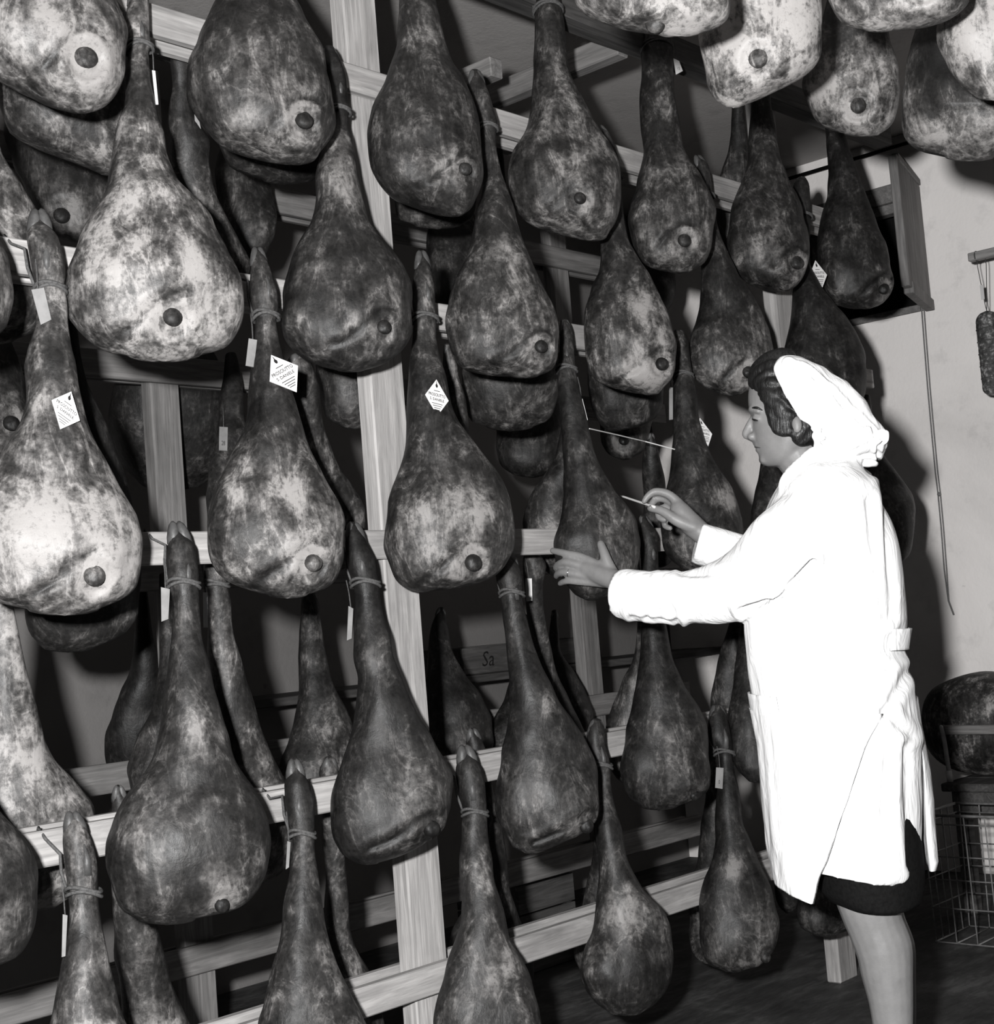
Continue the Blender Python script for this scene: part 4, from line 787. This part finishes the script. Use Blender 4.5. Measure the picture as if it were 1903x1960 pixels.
# --- hair
hp = [ball_data(P(1527,744,0), 1, 24, 16, np.array([E1*.088, E2*.083, np.array([0,0,.062])]))]
for path in ([(1438,738),(1447,719),(1463,705),(1487,697)], [(1441,742),(1453,729),(1471,716),(1497,712)], [(1448,745),(1463,735),(1482,733),(1507,742)], [(1454,754),(1465,750),(1483,757),(1507,773)],
             [(1458,763),(1469,766),(1485,779),(1511,794),(1524,799)], [(1467,777),(1475,791),(1487,804),(1506,811),(1521,804)], [(1473,793),(1479,808),(1491,818),(1508,820),(1520,811)], [(1479,809),(1486,821),(1500,827),(1513,824),(1520,815)],
             [(1466,760),(1480,766),(1498,780),(1515,790)], [(1478,775),(1490,790),(1506,800),(1520,800)], [(1480,745),(1500,755),(1520,770),(1535,790)], [(1540,808),(1535,824),(1525,838),(1531,848)], [(1550,812),(1549,834),(1543,849)], [(1561,815),(1562,838),(1557,854)], [(1535,800),(1545,815),(1555,830)], [(1520,842),(1534,846),(1550,846)], [(1538,830),(1548,838),(1560,840)]):
    hp.append(chain([hs(x, y, .003 if i == 0 else (-.006 if i == len(path)-1 else .006)) for i, (x, y) in enumerate(path)], [.006]+[.0115]*(len(path)-2)+[.008], 10))
hp.append(chain([P(1441,733,0), P(1452,712,0), P(1475,696,0), P(1500,690,0)], [.012,.022,.028,.03], 14))
hp.append(chain([hs(1442,731,-.012), hs(1455,715,-.01), hs(1480,703,-.005)], [.010,.018,.02], 12))
wpiece('hair', remesh('hair', hp, .0032, 9, .5), M['hair'])

# --- headscarf
SC = [((1494,686),(1486,699),.048),((1508,683),(1484,716),.076),((1540,690),(1491,739),.094),((1570,703),(1505,765),.100),((1600,720),(1518,790),.102),((1630,742),(1535,812),.098),((1655,766),(1556,828),.086),((1670,796),(1564,852),.080),((1690,817),(1592,874),.072),((1701,842),(1630,882),.058),((1697,860),(1648,888),.045),((1686,877),(1658,892),.030)]
tt_ = np.linspace(0, len(SC)-1, 40); idx_ = np.arange(len(SC)); rings = []
ux = [pchip(idx_, [s[0][0] for s in SC], tt_), pchip(idx_, [s[0][1] for s in SC], tt_), pchip(idx_, [s[1][0] for s in SC], tt_), pchip(idx_, [s[1][1] for s in SC], tt_), pchip(idx_, [s[2] for s in SC], tt_)]
for i in range(40):
    up, lo = P(ux[0][i], ux[1][i]), P(ux[2][i], ux[3][i]); d = ux[4][i]; ring = []
    for a in np.linspace(0, math.pi, 26):
        ring.append(lo+(up-lo)*abs(math.sin(a))**.85 - E2*d*np.sign(math.cos(a))*abs(math.cos(a))**.55)
    for f in (.6, .2, -.2, -.6): ring.append(lo+(up-lo)*.06+E2*d*f)
    rings.append(ring)
scp = [rings_data(rings), chain([P(1598,872,-.045), P(1625,856,-.062), P(1655,845,-.06), P(1684,850,-.035)], [.015,.024,.026,.018], 14), chain([P(1640,884,-.03), P(1658,886,-.03), P(1672,888,-.02)], [.008,.010,.006], 10), chain([P(1563,822,-.086), P(1566,840,-.088), P(1563,856,-.085)], [.008,.010,.009], 10)]
me = remesh('headscarf', scp, .0040, 3, .4)
def creases(me, lines, w_near=.14):
    Vc = np.array([v.co[:] for v in me.vertices]); Nc = np.array([v.normal[:] for v in me.vertices]); dsp = np.zeros(len(Vc))
    for pts, amp, wd in lines:
        dm = np.full(len(Vc), 9.0)
        for (a0, b0), (a1, b1) in zip(pts[:-1], pts[1:]):
            p = P(a0, b0, -.09); q = P(a1, b1, -.09); ab = q-p; pr = Vc-p; pr2 = pr-np.outer(pr@E2, E2); t_ = np.clip((pr2@ab)/(ab@ab), 0, 1); dm = np.minimum(dm, np.linalg.norm(pr2-np.outer(t_, ab), axis=1))
        near = (Vc-CAM)@E2-DW < .02
        dsp += np.where(near, -amp*np.exp(-(dm/(wd*.55))**2)+amp*.7*np.exp(-((dm-wd*1.3)/(wd*.8))**2), 0)
    me.vertices.foreach_set('co', (Vc+Nc*dsp[:, None]).ravel()); me.update()
creases(me, [([(1510,696),(1572,732),(1620,780),(1680,834)], .010, .007), ([(1532,700),(1580,746),(1592,780),(1602,812)], .007, .006), ([(1602,864),(1620,852),(1664,832),(1685,838)], .013, .006), ([(1684,836),(1681,876)], .006, .006), ([(1640,880),(1672,876)], .006, .005), ([(1560,826),(1572,846)], .006, .006), ([(1574,828),(1600,858)], .006, .006)])
for v in me.vertices:
    p = np.array(v.co); q_ = (p-P(1600,780))
    v.co += v.normal*float(.0045*noise.noise(Vector((np.dot(q_, E1)*18+q_[2]*22, q_[2]*5-np.dot(q_, E1)*5, np.dot(q_, E2)*8)))+.002*noise.noise(v.co*40))
wpiece('headscarf', me, M['cloth'])

# --- coat
CR = [(1568,862,1640,878,.070),(1542,882,1648,889,.10),(1515,905,1655,905,.15),(1492,930,1679,930,.185),(1476,960,1690,960,.195),(1458,1000,1703,1000,.19),(1445,1050,1716,1050,.18),(1436,1100,1726,1100,.17),(1428,1150,1733,1150,.16),(1424,1200,1735,1200,.152),(1428,1240,1729,1240,.158),(1432,1280,1739,1280,.172),(1444,1355,1756,1355,.19),(1461,1417,1758,1417,.20),(1471,1503,1758,1508,.212),(1480,1565,1757,1580,.22),(1488,1605,1755,1630,.224),(1496,1632,1752,1671,.226)]
def coat_at(t, th, grow=1.0, add=0.0):
    i = min(int(t), len(CR)-2); f = t-i; r = [CR[i][k]*(1-f)+CR[i+1][k]*f for k in range(5)]
    L_ = P(r[0], r[1]); R_ = P(r[2], r[3]); c = (L_+R_)/2; A = (R_-L_)/2; d = r[4]
    na = np.linalg.norm(A); cx, sn = math.cos(th), math.sin(th); e = 2/2.2
    return c + A*(grow+add/na)*np.sign(cx)*abs(cx)**e + E2*(d*grow+add)*np.sign(sn)*abs(sn)**e
ts = np.linspace(0, len(CR)-1, 70)
torso = rings_data([[coat_at(t, a) for a in np.linspace(0, 2*math.pi, 64, endpoint=False)] for t in ts])
wl2 = wh-.03
cp_ = [torso,
  chain([P(1588,985,-.125), P(1545,1015,-.13), P(1490,1062,-.10), P(1430,1112,-.05), P(1375,1137,-.01), P(1330,1143,.02), P(1290,1144,.05), P(1240,1141,.08)], [.075,.088,.086,.076,.064,.061,.060,.058], 24),
  tube_data([P(1250,1141,.075), P(1215,1139,.10), P(1187,1137,.118)], [.058,.057,.056], 24),
  chain([P(1560,990,.13), P(1500,1040,.17), P(1450,1075,wr+.03), P(1410,1065,wr+.015)], [.085,.075,.066,.058], 20),
  tube_data([P(1420,1068,wr+.018), P(1375,1050,wr+.008), P(1334,1038,wr)], [.058,.052,.052], 20),
  chain([P(1642,876,-.045), P(1600,866,-.078), P(1565,866,-.084), P(1540,884,-.088), P(1512,908,-.105), P(1494,930,-.10)], [.014,.017,.018,.017,.015,.008], 10)]
me = remesh('coat', cp_, .0072, 4, .5)
foldsA = [((1420,1165),(1495,1138),-.14,.016,.012),((1495,1138),(1556,1074),-.17,.016,.012),((1300,1098),(1420,1100),-.03,.006,.012),((1690,930),(1705,1180),-.1,.008,.016),((1660,960),(1690,1190),-.13,.006,.014),((1740,1290),(1690,1360),-.12,.006,.016),((1690,1360),(1745,1410),-.12,.006,.014),((1640,1255),(1700,1280),-.17,.005,.012),((1225,1110),(1240,1180),.04,.004,.010),((1265,1105),(1300,1190),.03,.005,.012),((1210,1180),(1300,1190),.06,.006,.010),((1735,1430),(1742,1650),-.13,.007,.018),((1700,1440),(1690,1560),-.2,.006,.014)]
Vc = np.array([v.co[:] for v in me.vertices]); Nc = np.array([v.normal[:] for v in me.vertices]); dsp = np.zeros(len(Vc))
q1 = Vc@E1; q2 = Vc@E2
dsp += np.array([.0065*noise.noise(Vector((a*11, b*11, z*3.0)))+.0012*noise.noise(Vector((a*30, b*30, z*16))) for a, b, z in zip(q1, q2, Vc[:, 2])])
for (a0, b0), (a1, b1), w_, amp, wd in foldsA:
    p = P(a0, b0, w_); q = P(a1, b1, w_); ab = (q-p); pr = Vc-p; pr2 = pr-np.outer(pr@E2, E2); t_ = np.clip((pr2@ab)/(ab@ab), 0, 1); d_ = np.linalg.norm(pr2-np.outer(t_, ab), axis=1)
    near = (pr@E2) < .12
    dsp += np.where(near, -amp*np.exp(-(d_/(wd*.55))**2)+amp*.8*np.exp(-((d_-wd*1.3)/(wd*.8))**2), 0)
Vc = Vc+Nc*dsp[:, None]
me.vertices.foreach_set('co', Vc.ravel()); me.update()
coat = wpiece('coat', me, M['cloth'])
def shell(name, trange, th0, th1, grow, add, mat, parent, nt=40, na=40, th_fn=None, thick=.004, flare=0.0, wob=0.0):
    V = []; Fc = []
    for i in range(nt+1):
        t = trange[0]+(trange[1]-trange[0])*i/nt; a0, a1 = th_fn(i/nt) if th_fn else (th0, th1)
        for j in range(na+1):
            a = a0+(a1-a0)*j/na; tt = t
            p = coat_at(min(tt, len(CR)-1.001), a, grow, add+flare*i/nt+wob*noise.noise(Vector((a*6, i*.04, 3.3))))
            if tt > len(CR)-1.001: p = p + (coat_at(len(CR)-1.001, a)-coat_at(len(CR)-2, a))*(tt-(len(CR)-1.001))
            V.append(p-base)
    for i in range(nt):
        for j in range(na):
            k = i*(na+1)+j; Fc.append((k, k+1, k+na+2, k+na+1))
    o = link(name, mesh(name, V, Fc, True), mat, parent); so = o.modifiers.new('thickness', 'SOLIDIFY'); so.thickness = thick; so.offset = 0
    return o
# front panel overlapping the rest below the hip: edge sweeps from hip to hem
def slit(f):
    xs = float(pchip([0, .18, .45, .70, 1.0], [1682, 1642, 1600, 1579, 1562], np.array([f]))[0]); t = 12.0+f*6.6
    i = min(int(t), len(CR)-2); g = min(1, t-i); xl = CR[i][0]*(1-g)+CR[i+1][0]*g; xr = CR[i][2]*(1-g)+CR[i+1][2]*g
    c = max(-1, min(1, (xs-(xl+xr)/2)/((xr-xl)/2))); c = np.sign(c)*abs(c)**1.1
    return math.radians(130), 2*math.pi-math.acos(c)
shell('coat_front_panel', (12.0, 18.6), 0, 0, 1.0, .003, M['cloth'], woman, 60, 48, slit, .012, .026, .006)
shell('pocket', (11.6, 13.6), math.radians(172), math.radians(232), 1.0, .007, M['cloth'], woman, 16, 16, None, .004)
shell('half_belt', (9.05, 10.05), math.radians(318), math.radians(385), 1.0, .010, M['cloth'], woman, 8, 20, None, .005)
bp = [(1334,1737,1756),(1386,1746,1763),(1417,1750,1769),(1471,1755,1778),(1526,1757,1784),(1588,1762,1788),(1640,1769,1793),(1655,1771,1790)]
rings = []
for y, a, b in bp:
    c = (P(a, y, .06)+P(b, y, .06))/2; A = (P(b, y, .06)-P(a, y, .06))/2
    rings.append([c+A*math.cos(t)+E2*.085*math.sin(t)+A*.25*math.sin(3*t+y*.01) for t in np.linspace(0, 2*math.pi, 28, endpoint=False)])
wpiece('coat_back_panel', mesh('coat_back_panel', *rings_data(rings), True), M['cloth'])
link('button', mesh('button', *ball_data(P(1211,1112,.118-.052)-base, 1, 16, 8, np.array([E1*.0075, np.array([0,0,.0075]), E2*.003])), True), M['button'], woman)
# --- skirt and shoes
rings = []
for y, a, b, d in [(1380,1500,1740,.15),(1500,1530,1750,.18),(1600,1545,1766,.19),(1650,1556,1771,.195),(1690,1562,1771,.195),(1710,1580,1768,.19),(1717,1598,1764,.185)]:
    c = (P(a, y)+P(b, y))/2; A = (P(b, y)-P(a, y))/2
    rings.append([c+A*math.cos(t)*(1+.015*math.sin(9*t))+E2*d*math.sin(t) for t in np.linspace(0, 2*math.pi, 48, endpoint=False)])
wpiece('skirt', mesh('skirt', *rings_data(rings), True), M['skirt'])
for hl, md, to in feet_:
    parts = [chain([hl-np.array([0,0,.004]), md-np.array([0,0,.014]), to+E1*.01], [.036,.037,.031], 16)]
    mz = remesh('shoe', parts, .006, 3); wpiece('shoe', mz, M['shoe'])
# ------------------------------------------------------------------ right side of the room
# salami on a wooden pole by the wall
pa = atx(1856, 494, 5.6); 
pole = tag(bar('hanging_pole', pa, pa+np.array([0, -1.6, 0]), .034, .034, M['wood']), 'short square wooden pole with salami hanging, right edge by the wall', 'pole')
link('pole_cord', mesh('pole_cord', *tube_data([(-.8+.03, .02*math.cos(t), .02*math.sin(t)) for t in np.linspace(0, 6.28, 16)], .0025, 6)), M['string'], pole)
def salami(dy, ztop, zbot, lab, r=.036):
    x = pa[0]; y = pa[1]+dy; zp = pa[2]
    root = thing('salami', lab, 'salami', (x, y, zp-.02), 'salami on the wooden pole')
    n = 40; V = []; k = 24; rings = []
    for i in range(n+1):
        f = i/n; z = ztop+(zbot-ztop)*f
        rr = r*min(1, math.sqrt(max(0.0, 1-(1-min(1, f/.14))**2)))*min(1, math.sqrt(max(0.0, 1-(1-min(1, (1-f)/.10))**2)))
        rr = max(rr, .004)*(1-.03*max(0, math.cos((f*7)*2*math.pi))**8)
        rings.append([np.array([rr*math.cos(a), rr*math.sin(a), z-(zp-.02)])*np.array([1+.04*noise.noise(Vector((a, f*6, dy*9))), 1, 1]) for a in np.linspace(0, 2*math.pi, k, endpoint=False)])
    link('casing', mesh('casing', *rings_data(rings), True), M['salami'], root)
    parts = []
    for q in range(7):
        f = (q+.5)/7; z = ztop+(zbot-ztop)*f-(zp-.02); 
        if .12 < f < .92: parts.append(tube_data([((r+.0005)*math.cos(t), (r+.0005)*math.sin(t), z) for t in np.linspace(0, 6.2832, 25)[:-1]], .0016, 5, closed=True))
    link('netting', mesh('netting', *join_data(parts), True), M['string'], root)
    st = [tube_data([(0, s*.016, .028), (0, s*.018, -.02), (0, s*.004, ztop-(zp-.02)+.03), (0, 0, ztop-(zp-.02))], .0016, 5) for s in (-1, 1)]
    link('hanging_string', mesh('hanging_string', *join_data(st)), M['string'], root)
    return root
sc_ = atx(1889, 595, 5.6); sb_ = atx(1893, 760, 5.6)
s1 = salami(sc_[1]-pa[1], sc_[2], sb_[2], 'speckled dark salami hanging on strings, first on the pole', .047)
t0 = atx(1879, 545, 5.58)-np.array(s1.location)
link('card_tag', box_mesh('card_tag', .002, .014, .058, 0), M['paper'], s1, t0-np.array([0, 0, .03]))
salami(sc_[1]-pa[1]-.125, sc_[2]+.01, sb_[2]-.02, 'salami hanging second on the pole, at the frame edge', .044)

# low table with a large pressed ham, trolley slat, wire basket
tz = .64; tx0, tx1 = 5.20, 5.75
te = atx(1800, 1500, 5.2); ty1 = te[1]; ty0 = ty1-1.1
tab = thing('low_table', 'dark low table against the wall at the right edge', 'table', ((tx0+tx1)/2, (ty0+ty1)/2, FZ)); to_ = tab.location
def tpart(name, lo, hi, mat, bev=.004):
    lo = np.array(lo); hi = np.array(hi); o = link(name, box_mesh(name, *(hi-lo), bevel=bev), mat, tab); o.location = Vector((lo+hi)/2)-to_; return o
tz = te[2]
for k in range(3):
    d_ = (tx1-tx0)/3; tpart('top_plank', (tx0+k*d_+.001, ty0, tz-.03), (tx0+(k+1)*d_-.001, ty1, tz), M['crate'])
tpart('apron', (tx0+.02, ty0+.03, tz-.11), (tx0+.045, ty1-.03, tz-.031), M['crate'])
for yy in (ty0+.03, ty1-.08):
    for xx in (tx0+.03, tx1-.08): tpart('leg', (xx, yy, FZ), (xx+.05, yy+.05, tz-.031), M['crate'])
# big ham lying on the table
cx = tx0+.27; hl = atx(1781, 1400, tx0+.27)[1]
top = atx(1860, 1289, cx)[2]
rings = []
H = top-tz
for i in range(31):
    f = i/30; a = math.pi*f; yy = hl-.24+.24*math.cos(a); rr = max(.04, math.sin(a)**.55)
    rings.append([np.array([cx+.17*rr*math.cos(t)*(1+.05*noise.noise(Vector((t, f*4, 1)))), yy, tz+.002+H/2+(H/2)*rr*np.sign(math.sin(t))*abs(math.sin(t))**.75*(1+.05*noise.noise(Vector((t*1.3, f*5, 7))))]) for t in np.linspace(0, 2*math.pi, 36, endpoint=False)])
V, Fc = rings_data(rings); o0 = np.array([cx, hl-.24, tz])
root = thing('pressed_ham', 'large crusty ham lying on the low table behind a wooden slat', 'ham', o0)
me = mesh('meat', [v-o0 for v in V], Fc, True); at = me.attributes.new('flesh_glare', 'FLOAT', 'POINT'); at.data.foreach_set('value', np.full(len(V), .5, np.float32))
bd = link('meat', me, M['ham'], root); bd['tone'] = 1.2
# carrier: slat on bent steel rods standing on the table in front of the ham
sl = atx(1806, 1388, tx0+.05); root = thing('slat_rail', 'pale wooden slat held by steel rods in front of the lying ham', 'rail', (tx0+.05, sl[1], tz))
o0 = np.array(root.location)
sz = sl[2]
bar('slat', np.array([tx0+.05, sl[1]+.005, sz-.018])-o0, np.array([tx0+.05, sl[1]-.8, sz-.018])-o0, .022, .034, M['wood2'], root)
for yy in (sl[1]+.0, sl[1]-.78):
    link('rod', mesh('rod', *chain([np.array([tx0+.03, yy, sz-.005])-o0, np.array([tx0+.033, yy-.006, sz-.06])-o0, np.array([tx0+.036, yy-.012, tz+.004])-o0], [.008,.0085,.0085], 10), True), M['metal'], root)
    link('rod_sleeve', mesh('rod_sleeve', *tube_data([np.array([tx0+.036, yy-.012, tz+.002])-o0, np.array([tx0+.035, yy-.010, tz+.045])-o0], .0115, 12), True), M['paper'], root)
# wire basket
b0 = atz(1793, 1803, FZ+.004); bx0, by1 = b0[0], b0[1]; bw, bl = .26, .60
btop = atx(1806, 1560, bx0)[2]
root = thing('wire_basket', 'galvanised wire basket standing on the floor at lower right', 'basket', (bx0+bw/2, by1-bl/2, FZ)); o0 = np.array(root.location)
def wire(name, P_, r=.003, closed=False): return link(name, mesh(name, *tube_data([np.asarray(p, float)-o0 for p in P_], r, 6, closed=closed), True), M['wire'], root)
def rect(z, g=0.0): return [(bx0-g, by1+g, z), (bx0-g, by1-bl-g, z), (bx0+bw+g, by1-bl-g, z), (bx0+bw+g, by1+g, z)]
for z, r in ((FZ+.006, .003), (FZ+(btop-FZ)*.28, .0025), (FZ+(btop-FZ)*.50, .0025), (FZ+(btop-FZ)*.68, .0025), (FZ+(btop-FZ)*.93, .0025)):
    q = rect(z, .012*z/btop); 
    for a, b in zip(q, q[1:]+q[:1]): wire('hoop_wire', (a, b), r)
q = rect(btop, .014)
for a, b in zip(q, q[1:]+q[:1]): wire('rim_wire', (a, b), .005)
for k in range(9):
    yy = by1-bl*k/8
    for xx, g in ((bx0, -.014), (bx0+bw, .014)): wire('upright_wire', ((xx+g, yy, btop), (xx, yy, FZ+.006)), .0026)
    wire('bottom_wire', ((bx0, yy, FZ+.006), (bx0+bw, yy, FZ+.006)), .0024)
for k in range(1, 5):
    xx = bx0+bw*k/5
    for yy, g in ((by1, .014), (by1-bl, -.014)): wire('upright_wire', ((xx, yy+g, btop), (xx, yy, FZ+.006)), .0026)
# crates behind the racks
def crate(lo, hi, lab, txt=None, nb=3):
    lo = np.array(lo); hi = np.array(hi); root = thing('wooden_crate', lab, 'crate', ((lo[0]+hi[0])/2, (lo[1]+hi[1])/2, lo[2])); o0 = np.array(root.location)
    h = (hi[2]-lo[2])/nb; th = .014
    def pl(name, a, b):
        a = np.array(a); b = np.array(b); o = link(name, box_mesh(name, *(b-a), bevel=.002), M['crate'], root); o.location = (a+b)/2-o0; return o
    fr = None
    for k in range(nb):
        f_ = pl('front_board', (lo[0], lo[1], lo[2]+k*h+.003), (hi[0], lo[1]+th, lo[2]+(k+1)*h-.003)); fr = f_
        pl('back_board', (lo[0], hi[1]-th, lo[2]+k*h+.003), (hi[0], hi[1], lo[2]+(k+1)*h-.003))
        pl('side_board', (lo[0], lo[1]+th+.001, lo[2]+k*h+.003), (lo[0]+th, hi[1]-th-.001, lo[2]+(k+1)*h-.003))
        pl('side_board', (hi[0]-th, lo[1]+th+.001, lo[2]+k*h+.003), (hi[0], hi[1]-th-.001, lo[2]+(k+1)*h-.003))
    pl('bottom_board', (lo[0]+th, lo[1]+th+.001, lo[2]), (hi[0]-th, hi[1]-th-.001, lo[2]+.012))
    if txt:
        v, f = text_data(txt[0]); s = txt[1]
        off = np.array(fr.location)
        V = [np.array([txt[2]+(a+.22*b)*s, lo[1]-.001, txt[3]+b*s])-o0-off for a, b, _ in v]
        link('lettering', mesh('lettering', V, f), M['ink'], fr)
    return root
p = aty(935, 1262, 1.56); pl_ = aty(885, 1240, 1.56); pr_ = aty(1150, 1235, 1.56)
shz = p[2]-.055
sh = tag(link('wall_shelf', box_mesh('wall_shelf', 3.6, .345, .03), M['crate'], loc=(4.6, 1.72, shz-.016)), 'dark wooden shelf along the wall behind the racks', 'shelf')
crate((pl_[0], 1.56, shz), (pr_[0], 1.86, pl_[2]), 'dark lettered crate on the wall shelf behind the racks', ('Sa', .085, p[0], p[2]), 1)
c0 = aty(995, 1755, 1.04); c1 = aty(1097, 1668, 1.04)
crate((c0[0], 1.04, FZ), (c1[0], 1.34, c1[2]), 'plain wooden crate standing on the floor behind the bottom rail', None, 3)
